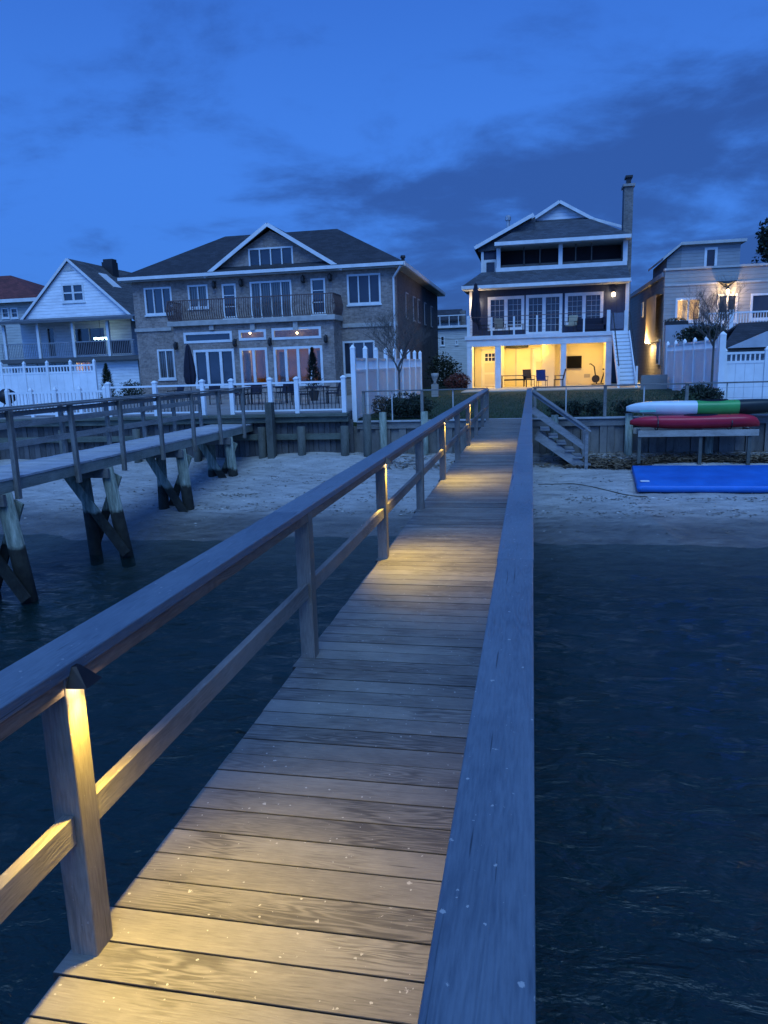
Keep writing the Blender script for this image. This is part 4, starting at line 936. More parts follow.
r_ = px_rect(584, 374, 590, 377.5, YPB); MB().box(*r_[:2], YPB-.02, YPB-.004, r_[2], r_[3]).build('wall_vent', plain('vent_grey', (.4, .37, .3), .6, .1, 3), NH)
# exercise bike
ex, ey = at(600, 385, 45.0).x, 45.0
eb = thing('exercise_bike', 'dark exercise bike in the right end of the lit porch', 'exercise bike', (ex, ey, gN))
MB().bar((ex-.45, ey, gN+.05), (ex+.35, ey, gN+.05), .06, .06).bar((ex-.45, ey-.22, gN+.04), (ex-.45, ey+.22, gN+.04), .06, .05).bar((ex+.35, ey-.22, gN+.04), (ex+.35, ey+.22, gN+.04), .06, .05).bar((ex-.2, ey, gN+.08), (ex-.35, ey, gN+1.05), .05, .07).bar((ex+.05, ey, gN+.1), (ex+.25, ey, gN+.84), .05, .07).build('frame', IRON, eb)
mm = MB(); [mm.tube((ex-.25, ey-.03, gN+.35), (ex-.25, ey+.03, gN+.35), .22, .22, 20)]; mm.build('flywheel', IRON, eb)
MB().path([(ex-.35, ey, gN+1.05), (ex-.55, ey, gN+1.22), (ex-.62, ey, gN+1.18)], .03, 6).bar((ex-.5, ey-.22, gN+1.15), (ex-.5, ey+.22, gN+1.15), .03, .04).build('handlebar', IRON, eb)
MB().box(ex+.12, ex+.38, ey-.12, ey+.12, gN+.85, gN+.92).build('saddle', IRON, eb, bevel=.02)
# seats and table on the porch
BLUF = plain('blue_sling', (.03, .05, .16), .8, .2, 3)
def adk(px, y, rz, label, fab): return chair(at(px, 388, y).x, y, gN, rz, label, IRON, 'chairs in front of the lit porch', fab, h=1.0)
adk(542, 41.6, 2.9, 'blue sling chair facing the sea in front of the middle porch opening', BLUF); adk(558.5, 42.4, -1.5, 'dark chair beside the second white porch column from the right', DARK); adk(529, 44.2, .4, 'dark chair inside the lit porch, left of the blue sling chair', DARK)
tt = table(at(514, 388, 44).x, 44, gN, 1.5, .8, .70, 'low glass topped table inside the lit porch', glass_dark('table_glass', (.03, .03, .03), .1), IRON)
bt = thing('bench', 'long low dark bench against the lit porch wall of the navy house', 'bench', (at(515, 384, 45.5).x, 45.5, gN)); bx_c = at(515, 384, 45.5).x
MB().box(bx_c-.75, bx_c+.6, 45.35, 45.75, gN+.36, gN+.44).build('seat', DARK, bt)
for X in (bx_c-.68, bx_c+.53): MB().box(X-.04, X+.04, 45.38, 45.72, gN+.001, gN+.358).build('leg', IRON, bt)
q = at(523, 352, 44.6); fn = thing('ceiling_fan', 'ceiling fan over the middle of the lit porch', 'fan', (q.x, 44.4, 2.6)); MB().tube((q.x, 44.4, 2.72), (q.x, 44.4, 2.93), .02, .02, 6).lathe((q.x, 44.4, 2.64), [(.04, 0), (.09, .03), (.09, .07), (.03, .09)], 10).build('motor', TRIMD, fn)
for k in range(4): a_ = k*pi/2+.4; MB().bar((q.x+.1*cos(a_), 44.4+.1*sin(a_), 2.70), (q.x+.6*cos(a_), 44.4+.6*sin(a_), 2.70), .12, .012).build('blade', TRIMD, fn)
for px in (516, 531): X = at(px, 365, YPB).x; MB().box(X-.03, X+.03, YPB-.05, YPB-.003, gN, 2.5).build('sliding_door_frame', TRIMD, NH)
# first floor
YW = 45.4; wz1 = 5.62
hs = [(px_rect(488, 296.5, 524, 330, YW), 2, 1, 'window'), (px_rect(526, 294.5, 562, 336, YW), 2, 1, 'french_door'), (px_rect(565, 292, 603, 324, YW), 2, 1, 'window')]
hs = [((h[0], h[1], max(h[2], zd+.03), min(h[3], 5.5)), c, r, nm) for h, c, r, nm in hs]
nw0, nw1 = at(470, 310, YW).x, at(628, 310, YW).x
wall(NH, 'wall', NAVY, nw0, nw1, 3.0, wz1+.35, YW, .2, [h[0] for h in hs])
for h, c, r, nm in hs:
    w = window(NH, h, YW, c, r, name=nm, fw=.16, mw=.2, sill=False)
    a_, b_, c_, d_ = h; mm = MB()
    for k in range(2):
        xa = a_+(b_-a_)*k/2+.16; xb = a_+(b_-a_)*(k+1)/2-.12; n3 = 3
        for i in range(1, n3): x = xa+(xb-xa)*i/n3; mm.box(x-.01, x+.01, YW+.035, YW+.048, c_+.18, d_-.18)
        for i in range(1, 5): z = c_+.16+(d_-c_-.32)*i/5; mm.box(xa, xb, YW+.037, YW+.046, z-.01, z+.01)
    mm.build('muntin', TRIMD, w)
MB().box(nw1-.16, nw1+.03, YW-.06, YW-.003, zd, wz1+.3).build('corner_board', TRIM, NH); MB().box(nw0-.03, nw0+.13, YW-.06, YW-.003, zd, wz1+.3).build('corner_board', TRIM, NH)
MB().box(nw1-.2, nw1, YW+.202, 56, 0, 5.9).build('side_wall', NAVY, NH); MB().box(nw0, nw0+.2, YW+.202, 56, 0, 5.8).build('side_wall', NAVY, NH)
# pent roof over the first floor
e_l, e_r = at(462, 289, 44.4), at(630.5, 275, 44.4); ze = (e_l.z+e_r.z)/2
ub0, ub1 = at(496, 262, 46.2).x, at(627, 262, 46.2).x; zp1 = 7.0
MB().add([(e_l.x, 44.4, ze), (e_r.x, 44.4, ze), (e_r.x, 46.2, zp1), (e_l.x+1.0, 46.2, zp1), (e_l.x, 48, ze), (e_l.x, 44.4, ze-.16), (e_r.x, 44.4, ze-.16), (e_r.x, 46.2, ze-.16), (e_l.x, 48, ze-.16), (e_l.x+1.0, 48, zp1)],
         [(0, 1, 2, 3), (0, 3, 9, 4), (5, 8, 7, 6), (1, 6, 7, 2)]).build('pent_roof', SHN, NH)
MB().box(e_l.x-.03, e_r.x+.03, 44.3, 44.397, ze-.18, ze+.0).build('fascia', TRIM, NH)
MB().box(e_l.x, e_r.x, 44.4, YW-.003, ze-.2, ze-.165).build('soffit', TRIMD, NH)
# upper body
body0, body1 = at(481.5, 265, 47.6).x, nw1
hu = px_rect(484, 260, 497, 277, 47.6); 
wall(NH, 'upper_wall', NAVY, body0, ub0-.0, 6.0, 8.75, 47.6, .2, [hu]); window(NH, hu, 47.6, 1, 1, fw=.14, sill=False)
MB().box(body0-.02, body0+.14, 47.53, 47.597, 6.0, 8.7).build('corner_board', TRIM, NH)
MB().box(body0, body0+.2, 47.802, 56, 6., 8.75).build('upper_side_wall', NAVY, NH); MB().box(body1-.2, body1, 46.8, 56, 5.9, 8.6).build('upper_side_wall', NAVY, NH)
# screened upper porch
zu0, zu1 = 6.95, 8.2
YU = 46.2; px_ = lambda a, z=255: at(a, z, YU).x
MB().box(ub0, ub1, YU-.05, YU+.1, zp1-.05, zp1+.20).build('sill_band', TRIM, NH)
zf0 = at(563, 238, YU-.5).z
for a_, b_ in ((496.5, 500.5), (558.5, 562.5), (623, 627.5)): MB().box(px_(a_), px_(b_), YU-.04, YU+.12, zp1+.202, zf0-.2).build('porch_post', TRIM, NH)
m = MB()
for a_ in (524, 540, 576, 592): m.box(px_(a_)-.03, px_(a_)+.03, YU+.3, YU+.36, zp1+.2, zf0-.2)
m.box(ub0+.1, ub1-.1, YU+.3, YU+.36, zp1+.202, zp1+.38)
m.build('screen_frame', plain('bronze_frame', (.10, .085, .07), .6, .2, 3), NH)
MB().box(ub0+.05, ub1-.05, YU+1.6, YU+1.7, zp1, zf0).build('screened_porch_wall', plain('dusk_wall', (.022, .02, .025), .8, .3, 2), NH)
MB().box(ub0+.05, ub1-.05, YU+.13, YU+1.598, zp1-.02, zp1+.02).build('upper_porch_floor', TRIMD, NH)
MB().box(ub0, ub0+.08, YU+.13, 47.59, zp1, zf0-.02).build('upper_porch_side', NAVY, NH); 
# main hip roof with small gable
fl, fr_ = at(494.5, 243, YU-.55), at(631.5, 233, YU-.55); zfa = (fl.z+fr_.z)/2
MB().box(fl.x, fr_.x, YU-.6, YU-.503, zfa-.20, zfa+.0).build('fascia', TRIM, NH)
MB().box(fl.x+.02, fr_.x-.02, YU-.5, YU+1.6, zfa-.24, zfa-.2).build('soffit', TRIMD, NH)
tl, trr = at(532, 220.5, 49.2), at(587, 218, 49.2); zrt = (tl.z+trr.z)/2
ap = at(559.5, 201.5, 49.2)
MB().add([(fl.x, YU-.5, zfa), (fr_.x, YU-.5, zfa), (trr.x, 49.2, zrt), (tl.x, 49.2, zrt), (fr_.x, 57, zfa), (fl.x, 57, zfa), (trr.x, 56, zrt), (tl.x, 56, zrt)],
         [(0, 1, 2, 3), (1, 4, 6, 2), (5, 0, 3, 7), (3, 2, 6, 7)]).build('roof', SHN, NH)
le = at(474.5, 247.5, 47.2)
MB().slab([(le.x, 47.2, le.z), (tl.x-.02, 47.2, zrt+.03), (tl.x-.02, 56.5, zrt+.03), (le.x, 56.5, le.z)][::1], .14).build('side_roof', SHN, NH)
MB().prism([(le.x+.2, le.z-.02), (tl.x+.2, zrt-.06), (tl.x+.2, zfa-.1), (le.x+.2, zfa-.22)], 47.45, 47.6).build('gable_end', SHN, NH)
MB().bar((le.x, 47.17, le.z-.04), (tl.x+.1, 47.17, zrt+.02), .05, .2).build('rake_board', TRIM, NH)
MB().bar((trr.x-.1, 49.1, zrt+.02), (at(623, 227, 49.1).x, 49.1, at(623, 227, 49.1).z), .05, .16).build('rake_board', TRIM, NH)
MB().add([(tl.x, 49.25, zrt), (trr.x, 49.25, zrt), (ap.x, 49.25, ap.z-.08)], [(0, 1, 2)]).build('gable_face', WSID, NH)
ov = .35; gl_, gr_ = Vector((tl.x-ov, 48.9, zrt-.12)), Vector((trr.x+ov, 48.9, zrt-.12))
MB().slab([(gl_.x, 48.9, gl_.z), (ap.x, 48.9, ap.z), (ap.x, 57, ap.z), (gl_.x, 57, gl_.z)][::-1], .08).build('gable_roof', SHN, NH)
MB().slab([(ap.x, 48.9, ap.z), (gr_.x, 48.9, gr_.z), (gr_.x, 57, gr_.z), (ap.x, 57, ap.z)][::-1], .08).build('gable_roof', SHN, NH)
MB().bar((gl_.x, 48.87, gl_.z-.06), (ap.x, 48.87, ap.z-.06), .05, .18).bar((ap.x, 48.873, ap.z-.06), (gr_.x, 48.873, gr_.z-.06), .05, .18).build('rake_board', TRIM, NH)
# chimney
c0_, c1_ = at(622, 210, 47).x, at(632, 210, 47).x; ct = at(627, 188, 47).z
ch = MB().box(c0_+.06, c1_, 46.6, 47.5, .2, ct).build('chimney', CHIMB, NH)
MB().box(c0_-.02, c1_+.08, 46.52, 47.58, ct+.002, ct+.14).build('crown', CONC, ch)
MB().box(c0_+.2, c1_-.12, 46.8, 47.3, ct+.142, ct+.5).box(c0_+.12, c1_-.04, 46.7, 47.4, ct+.502, ct+.62).build('flue_cap', IRON, ch)
p = at(508, 232, 50); MB().tube((p.x, 50, 8.4), (p.x, 50, at(508, 220.5, 50).z), .11, .11, 8).lathe((p.x, 50, at(508, 220.5, 50).z+.002), [(.18, 0), (.18, .2), (.1, .3)], 8).build('roof_vent', plain('galvanised', (.4, .42, .42), .4, .2, 5, metal=.5), NH)
# deck railing of navy house: posts with cables
rp = [at(a_, 325, YN).x for a_ in (468.5, 491.5, 514, 537, 560, 584, 608.5)]
for k, X in enumerate(rp):
    s_ = .09 if k in (0, 6) else .05
    MB().box(X-s_, X+s_, YN+.02, YN+.12, zd+.002, zd+(1.12 if k in (0, 6) else 1.0)).build('railing_post', TRIM, NH)
m = MB()
for z in (.2, .4, .6, .8): m.tube((rp[0]+.1, YN+.07, zd+z), (rp[-1]-.1, YN+.07, zd+z), .008, .008, 4)
m.build('railing_cable', IRON, NH); MB().box(rp[0]+.092, rp[-1]-.092, YN+.04, YN+.1, zd+1.002, zd+1.035).build('railing_top', IRONB, NH)
XG = at(626, 318, YN).x; MB().box(XG-.08, XG+.08, YN+.02, YN+.14, zd-.2, zd+1.05).build('railing_post', TRIM, NH)
MB().box(rp[-1]+.1, XG-.1, YN+.05, YN+.07, zd+.1, zd+.95).build('glass_gate', GLC, NH)
# landing and stairs
MB().box(nx1+.122, XG+.1, YN-.1, 45.2, 3.0, zd).build('stair_landing', TRIM, NH)
nst = 15; S0 = Vector((0, YN-.1, zd)); yb_ = 39.4
ss = thing('deck_stairs', 'white exterior stairs at the right end of the navy house deck', 'stairs', (4.8, 41, gN))
xl_, xr_ = at(612.5, 335, 42.9).x, at(629, 335, 42.9).x
for k in range(nst):
    z = zd-(zd-gN)*(k+1)/(nst+0.)+0; y1_ = YN-.1-(YN-.1-yb_)*k/nst; y0_ = YN-.1-(YN-.1-yb_)*(k+1)/nst
    if k == nst-1: continue
    MB().box(xl_+.03, xr_-.03, y0_, y1_-.002, z-.04, z).build('tread', TRIMD, ss)
    MB().box(xl_+.03, xr_-.03, y1_-.03, y1_-.004, z+.002, z+.15).build('riser', WHITE, ss)
for X in (xl_, xr_): MB().bar((X, YN-.1, zd-.12), (X, yb_, gN+.1), .05, .3).build('stringer', WHITE, ss); MB().bar((X, YN-.1, zd+.95), (X, yb_, gN+1.1), .05, .05).build('handrail', IRON, ss); MB().box(X-.05, X+.05, yb_-.1, yb_, gN, gN+1.07).build('post', WHITE, ss)
# deck furniture
umbrella_closed(at(476, 330, 44).x, 44., zd, at(475, 283, 44).z-zd, 'closed navy umbrella at the left end of the navy house deck', DARK)
Gd = 'chairs on the upper deck of the navy house'
TANF = plain('tan_sling', (.17, .14, .11), .8, .2, 4)
chair(at(500, 330, 44).x, 44., zd, .3, 'tan backed chair on the navy house deck near the closed umbrella', IRON, Gd, TANF, h=1.0)
chair(at(571, 330, 44.2).x, 44.2, zd, -.4, 'pale striped chair on the navy house deck by the right window', IRON, Gd, plain('pale_stripe', (.3, .28, .2), .8, .2, 4), h=1.0)
chair(at(484, 330, 44.4).x, 44.4, zd, 1.2, 'dark chair directly right of the closed navy umbrella', IRON, Gd, DARK)
table(at(516, 330, 44).x, 44., zd, .9, .7, .6, 'small table on the navy house deck between chair and door', TRIMD, IRON)
sf = thing('patio_sofa', 'dark cushioned sofa on the navy house deck under the right window', 'sofa', (at(590, 330, 44).x, 44.2, zd)); sx = at(590, 330, 44).x
MB().box(sx-.75, sx+.85, 43.9, 44.6, zd+.12, zd+.42).build('seat', DARK, sf, bevel=.03); MB().box(sx-.75, sx+.85, 44.5, 44.7, zd+.422, zd+.8).build('backrest', DARK, sf, bevel=.03); MB().box(sx+.7, sx+.95, 43.9, 44.7, zd+.05, zd+.84).build('armrest', DARK, sf, bevel=.03)
# sconces
def sconce(px, py, Y, parent, e, seen=True, c=(1, .62, .25), off=.16):
    p = at(px, py, Y-off); t = MB().box(p.x-.05, p.x+.05, Y-.06, Y-.003, p.z+.1, p.z+.22).lathe((p.x, Y-off, p.z+.12), [(.10, 0), (.10, .03), (.02, .1)], 8).build('sconce', IRON, parent)
    MB().lathe((p.x, Y-off, p.z-.1), [(.05, 0), (.085, .04), (.085, .17), (.05, .215)], 10).build('bulb', emis('sconce_glow_%g' % e, (1, .74, .42), 14), t)
    ld = bpy.data.lights.new('sconce_lamp', 'POINT'); ld.energy = e; ld.color = c; ld.shadow_soft_size = .05
    lo = bpy.data.objects.new('sconce_lamp', ld); col.objects.link(lo); lo.parent = parent; lo.location = Vector((p.x, Y-off-.12, p.z-.02))-ORG[parent]
sconce(613.5, 294.5, YW, NH, 5.0); sconce(476.3, 303, YW, NH, 14., c=(1, .72, .45))
# porch ceiling lights
for k, px in enumerate((484, 516, 535, 588)):
    p = at(px, 350, 44.6); t = MB().lathe((p.x, 44.6, 2.90), [(.09, 0), (.09, .028)], 14).build('ceiling_light', emis('downlight', (1, .82, .5), 12), NH)
    ld = bpy.data.lights.new('porch_lamp', 'AREA'); ld.shape = 'DISK'; ld.size = .18; ld.energy = 23; ld.color = (1, .62, .14)
    lo = bpy.data.objects.new('porch_lamp', ld); col.objects.link(lo); lo.parent = NH; lo.location = Vector((p.x, 44.6, 2.885))-ORG[NH]
# ------------------------------------------------------------------ GREY HOUSE
YG = 45.
GH = thing('grey_house', 'grey sided flat roofed house with rooftop room and lit balcony at the right edge', 'house', (13, 50, 0))
gx0_, gx1_ = 7.2, 19.; zgt = 6.42
hol = [(px_rect(675.5, 298, 701, 321.5, YG), 2, 1, 'window', True), (px_rect(717, 294, 737, 322, YG), 2, 1, 'balcony_door', False), (px_rect(750.5, 293, 790, 319, YG), 2, 1, 'window', False)]
wall(GH, 'wall', GSID, gx0_, gx1_, 0, zgt, YG, .25, [h[0] for h in hol])
for h, c, r, nm, lit in hol: window(GH, h, YG, c, r, name=nm, pane=GLC if lit else GLD, fw=.1, mw=.08, sill=True)
MB().box(gx0_, gx0_+.25, YG+.252, 62, 0, zgt-.3).build('side_wall', siding('tan_siding', (.26, .245, .22), .2), GH); MB().box(gx1_-.25, gx1_, YG+.252, 62, 0, zgt).build('side_wall', GSID, GH)
MB().box(gx0_+.1, gx1_, YG+.252, 62.2, zgt-.3, zgt-.1).build('flat_roof', plain('roof_felt', (.05, .05, .05), .9, .2, 2), GH)
MB().box(gx0_-.06, gx1_+.06, YG-.08, YG+.3, zgt+.002, zgt+.12).build('parapet_cap', TRIMD, GH); MB().box(gx0_-.1, gx0_+.3, YG+.31, 62, zgt-.298, zgt-.05).build('parapet_cap', TRIMD, GH)
MB().box(gx0_, gx1_, YG-.05, YG-.003, at(700, 284, YG).z-.05, at(700, 284, YG).z+.05).build('belt_board', TRIMD, GH)
# rooftop room
rr_ = px_rect(681.5, 244, 740, 269, YG+1); zrb = zgt+.0; zrt_ = rr_[3]; xrs = at(667, 260, YG+1).x
hw = px_rect(704.5, 247.5, 717, 268.5, YG+1)
m = MB(); rw = wall(GH, 'rooftop_wall', siding('blue_grey_siding', (.25, .27, .29), .18), rr_[0], rr_[1], zrb, zrt_, YG+1, .2, [(hw[0], hw[1], max(hw[2], zrb+.03), hw[3])])
window(GH, (hw[0], hw[1], max(hw[2], zrb+.03), hw[3]), YG+1, 1, 1, fw=.12, sill=False)
zsl = at(667, 259, YG+1).z
MB().prism([(xrs, zrb), (rr_[0]-.002, zrb), (rr_[0]-.002, zrt_), (xrs, zsl)], YG+1, YG+6).build('rooftop_side', siding('blue_grey_siding2', (.18, .20, .22), .18), GH)
MB().box(rr_[1]-.2, rr_[1], YG+1.202, YG+6, zrb, zrt_).build('rooftop_side', GSID, GH)
MB().slab([(rr_[0]-.05, YG+.7, zrt_+.16), (rr_[1]+.25, YG+.7, zrt_+.16), (rr_[1]+.25, YG+6.3, zrt_+.16), (rr_[0]-.05, YG+6.3, zrt_+.16)], .16).slab([(xrs-.25, YG+.7, zsl+.05), (rr_[0]-.052, YG+.7, zrt_+.16), (rr_[0]-.052, YG+6.3, zrt_+.16), (xrs-.25, YG+6.3, zsl+.05)], .14).build('rooftop_roof', TRIMD, GH)
# lit room
h = hol[0][0]; m = MB(); X0, X1, Y0, Y1, Z0, Z1 = h[0]-1, h[1]+1.2, YG+.3, YG+4, 2.6, h[3]+.3
m.add([(X0,Y0,Z0),(X1,Y0,Z0),(X1,Y1,Z0),(X0,Y1,Z0),(X0,Y0,Z1),(X1,Y0,Z1),(X1,Y1,Z1),(X0,Y1,Z1)], [(0,1,2,3),(7,6,5,4),(3,2,6,7),(0,3,7,4),(1,5,6,2)])
m.build('lit_room', plain('tan_room', (.45, .36, .24), .8, .2, 1.), GH)
MB().box(h[0]+.55, h[0]+.75, YG+1.0, YG+1.05, 2.7, h[3]).box(h[1]-.55, h[1]-.45, YG+.8, YG+.85, 2.7, h[3]).build('curtain', plain('pale_curtain', (.5, .45, .35), .9, .2, 3), GH)
ld = bpy.data.lights.new('room_lamp', 'POINT'); ld.energy = 110; ld.color = (1, .72, .34); ld.shadow_soft_size = .15
lo = bpy.data.objects.new('room_lamp', ld); col.objects.link(lo); lo.parent = GH; lo.location = Vector((h[0]+.6, YG+1.8, h[3]-.5))-ORG[GH]
sconce(728, 291.5, YG, GH, 45, off=.22); 
p = at(728, 283, YG-.3); MB().add([(p.x-.55, YG-.003, p.z+.15), (p.x+.55, YG-.003, p.z+.15), (p.x, YG-.5, p.z-.05), (p.x, YG-.003, p.z-.25)], [(0, 2, 1), (0, 3, 2), (1, 2, 3)]).build('lamp_shadow_wedge', SHG, GH)  # dark wedge added to stand for the V-shaped shadow over the sconce
# side lamp and low windows on side wall
sl = atx(652, 341, 7.2)
t = MB().box(7.12, 7.197, sl.y-.05, sl.y+.05, sl.z+.08, sl.z+.16).build('side_lamp', IRON, GH); MB().lathe((7.02, sl.y, sl.z-.1), [(.06, -.04), (.10, .04), (.06, .14)], 10).build('bulb', emis('side_glow', (1, .74, .4), 30), t)
ld = bpy.data.lights.new('side_lamp', 'POINT'); ld.energy = 170; ld.color = (1, .64, .25); ld.shadow_soft_size = .06
lo = bpy.data.objects.new('side_lamp', ld); col.objects.link(lo); lo.parent = GH; lo.location = Vector((6.68, sl.y-.15, sl.z-.04))-ORG[GH]
for a_, b_, c_, d_ in ((643, 310, .35, .8), (649, 308, .35, .8), (659, 352, .5, 1.2)):
    q = atx(a_, b_, 7.2); w = MB().box(7.12, 7.197, q.y-c_, q.y+c_, q.z-d_*.6, q.z+d_*.6).build('window', TRIM, GH); MB().box(7.11, 7.118, q.y-c_+.08, q.y+c_-.08, q.z-d_*.6+.08, q.z+d_*.6-.08).build('pane', GLD, w)
# balcony, railing, lower roof
zb_ = at(740, 331, 43.4).z
gb0 = at(664, 325, 43.4).x
MB().box(gb0+.5, gx1_, 43.3, YG-.003, zb_-.3, zb_).build('balcony_slab', GSID, GH); MB().box(gb0+.5, gx1_, 43.45, 43.6, .2, zb_-.302).build('lower_wall', plain('blue_grey_render', (.22, .24, .27), .8, .15, 1), GH)
rb0 = at(732, 322, 43.4).x; m = MB(); x = rb0
while x < gx1_: m.box(x-.02, x+.02, 43.38, 43.42, zb_+.1, zb_+.92); x += .14
m.box(rb0, gx1_, 43.36, 43.44, zb_+.04, zb_+.1).box(rb0, gx1_, 43.35, 43.45, zb_+.92, zb_+1.0)
m.build('balcony_railing', WHITE, GH); MB().box(rb0-.15, rb0+.05, 43.3, 43.46, zb_+.001, zb_+1.12).build('railing_post', WHITE, GH)
m = MB(); x = at(705, 322, 43.4).x
while x < rb0-.2: m.box(x-.02, x+.02, 43.38, 43.42, zb_+.1, zb_+.92); x += .14
m.box(at(705, 322, 43.4).x, rb0-.16, 43.35, 43.45, zb_+.92, zb_+1.0); m.build('balcony_railing', WHITE, GH)
# low shed roof in front
s0 = at(722, 347, 36); sr = thing('shed', 'small shed with dark shingle roof behind the white fence at the right edge', 'shed', (12, 37.5, .2))
sx0, sx1 = s0.x, s0.x+5.5; zsr = at(760, 346, 36).z; zsp = at(752, 331, 38).z
MB().box(sx0+.2, sx1-.2, 36.3, 40, .2, zsr-.1).build('wall', GSID, sr)
MB().slab([(sx0, 36, zsr), (sx1, 36, zsr), (sx1, 38.2, zsp+.4), (sx0+1.2, 38.2, zsp+.4)], .1).slab([(sx0, 40.4, zsr), (sx0+1.2, 38.2, zsp+.4), (sx1, 38.2, zsp+.4), (sx1, 40.4, zsr)], .1).build('roof', SHG, sr)
gg = at(768, 340, 35.6); MB().prism([(gg.x-1.6, zsr-.05), (gg.x+1.6, zsr-.05), (gg.x, zsr+.62)], 35.7, 35.84).build('gable_trim', plain('shed_trim', (.4, .43, .46), .6, .15, 2), sr)
shrub(at(712, 338, 41).x, 41, 2.2, 1.9, .8, .62, 'dark hedge above the white fence in front of the grey house balcony', LEAFD, 2600, .08, seed=41)
# pale ledge with planter
q = at(676, 322, 43); pl = thing('planter', 'long dark planter on the ledge under the lit window of the grey house', 'planter', (q.x, 43, q.z-.1)); MB().box(q.x-.55, q.x+.6, 42.9, 43.25, q.z-.15, q.z+.05).build('box', IRON, pl)
m = MB(); blob_leaves(m, (q.x, 43.08, q.z+.1), .6, .18, .14, 260, .05, random.Random(2)); m.build('foliage', LEAFD, pl)
MB().box(gb0, gb0+2.6, 42.85, 43.28, .2, q.z-.152).build('retaining_wall', plain('blue_render', (.30, .33, .38), .8, .12, 1), label='pale rendered wall below the planter of the grey house', cat='wall')
MB().box(at(641, 385, 38).x, 6.38, 38, 38.2, .1, at(650, 375, 38).z).build('garden_wall', plain('garden_wall', (.22, .215, .21), .8, .15, 1), label='low grey garden wall right of the white exterior stairs', cat='wall')
# ------------------------------------------------------------------ WHITE GABLED HOUSE
YWH = 48.
WH = thing('white_house', 'white sided house with steep gable and covered upper porch left of the brick house', 'house', (-29, 52, .3))
gA = at(68, 258.5, YWH); gL = at(22, 321, YWH); gR = at(134, 316, YWH); zg0 = (gL.z+gR.z)/2
wl, wr_ = gL.x+.1, gR.x-.3
hg = px_rect(62, 283.5, 84, 302, YWH)
# gable face around window
m = MB(); zb = zg0; zap = gA.z-.15
_dl, _dr = (gA.z-zg0+.1), (gA.z-zg0+.35)
lerp = lambda z: (gA.x-(gA.x-wl+.25)*(gA.z-.14-z)/_dl, gA.x+(wr_+.6-gA.x)*(gA.z-.14-z)/_dr)
a, b, c, dd = hg; l0, r0 = lerp(zb); l1, r1 = lerp(c); l2, r2 = lerp(dd)
for P_ in ([(l0, zb), (r0, zb), (r1, c), (l1, c)], [(l1, c), (a, c), (a, dd), (l2, dd)], [(b, c), (r1, c), (r2, dd), (b, dd)], [(l2, dd), (r2, dd), (gA.x, zap)]): m.add([(x, YWH, z) for x, z in P_], [tuple(range(len(P_)))])
m.build('gable_wall', WSID, WH); MB().box(a+.05, b-.05, YWH+.1, YWH+.3, c+.05, dd-.05).build('attic_backing', DARK, WH)
window(WH, hg, YWH, 2, 2, fw=.12, mw=.16)
q = px_rect(63, 265, 74, 271, YWH); MB().add([(q[0], YWH-.03, q[2]), (q[1], YWH-.03, q[2]), (q[1]-.35, YWH-.03, q[3]), (q[0]+.35, YWH-.03, q[3])], [(0, 1, 2, 3)]).build('gable_vent', TRIMD, WH)
MB().slab([(wl-.25, YWH-.14, zg0-.1), (gA.x, YWH-.14, gA.z), (gA.x, 60, gA.z), (wl-.25, 60, zg0-.1)][::-1], .12).build('roof', SHW, WH)
MB().slab([(gA.x, YWH-.14, gA.z), (wr_+.6, YWH-.14, zg0-.35), (wr_+.6, 60, zg0-.35), (gA.x, 60, gA.z)][::-1], .12).build('roof', SHW, WH)
MB().bar((wl-.25, YWH-.17, zg0-.15), (gA.x, YWH-.17, gA.z-.06), .05, .16).bar((gA.x, YWH-.172, gA.z-.06), (wr_+.6, YWH-.172, zg0-.4), .05, .16).build('rake_board', TRIM, WH)
# skylight and chimney on the right slope
def onroof(px, py):      # on the right roof plane
    n_ = Vector((gA.z-zg0+.35, 0, wr_+.6-gA.x)).normalized(); P0 = Vector((gA.x, 0, gA.z)); d_ = ray(px, py); t_ = (P0-CAM).dot(n_)/d_.dot(n_); return CAM+d_*t_, n_
s1, n_ = onroof(110, 281); P1, _ = onroof(103, 274); P2, _ = onroof(118, 285)
sk = MB(); u_ = Vector((wr_+.6-gA.x, 0, zg0-.35-gA.z)).normalized(); v_ = Vector((0, 1, 0))
cs_ = [s1+u_*a_*.75+v_*b_*.5+n_*.05 for a_, b_ in ((-1, -1), (1, -1), (1, 1), (-1, 1))]; sk.add(cs_+[c_-n_*.1 for c_ in cs_], [(0, 1, 2, 3), (0, 4, 5, 1), (1, 5, 6, 2), (2, 6, 7, 3), (3, 7, 4, 0)]); sk.build('skylight', TRIM, WH)
cq, _ = onroof(110.5, 272); ch2 = MB().box(cq.x-.42, cq.x+.42, cq.y-.4, cq.y+.4, cq.z-.8, at(110, 262.5, cq.y).z).build('chimney', IRON, WH); MB().box(cq.x-.35, cq.x+.4, cq.y-.3, cq.y+.3, at(110, 263.5, cq.y).z+.002, at(110, 259.5, cq.y).z).build('flue_cap', IRON, ch2)
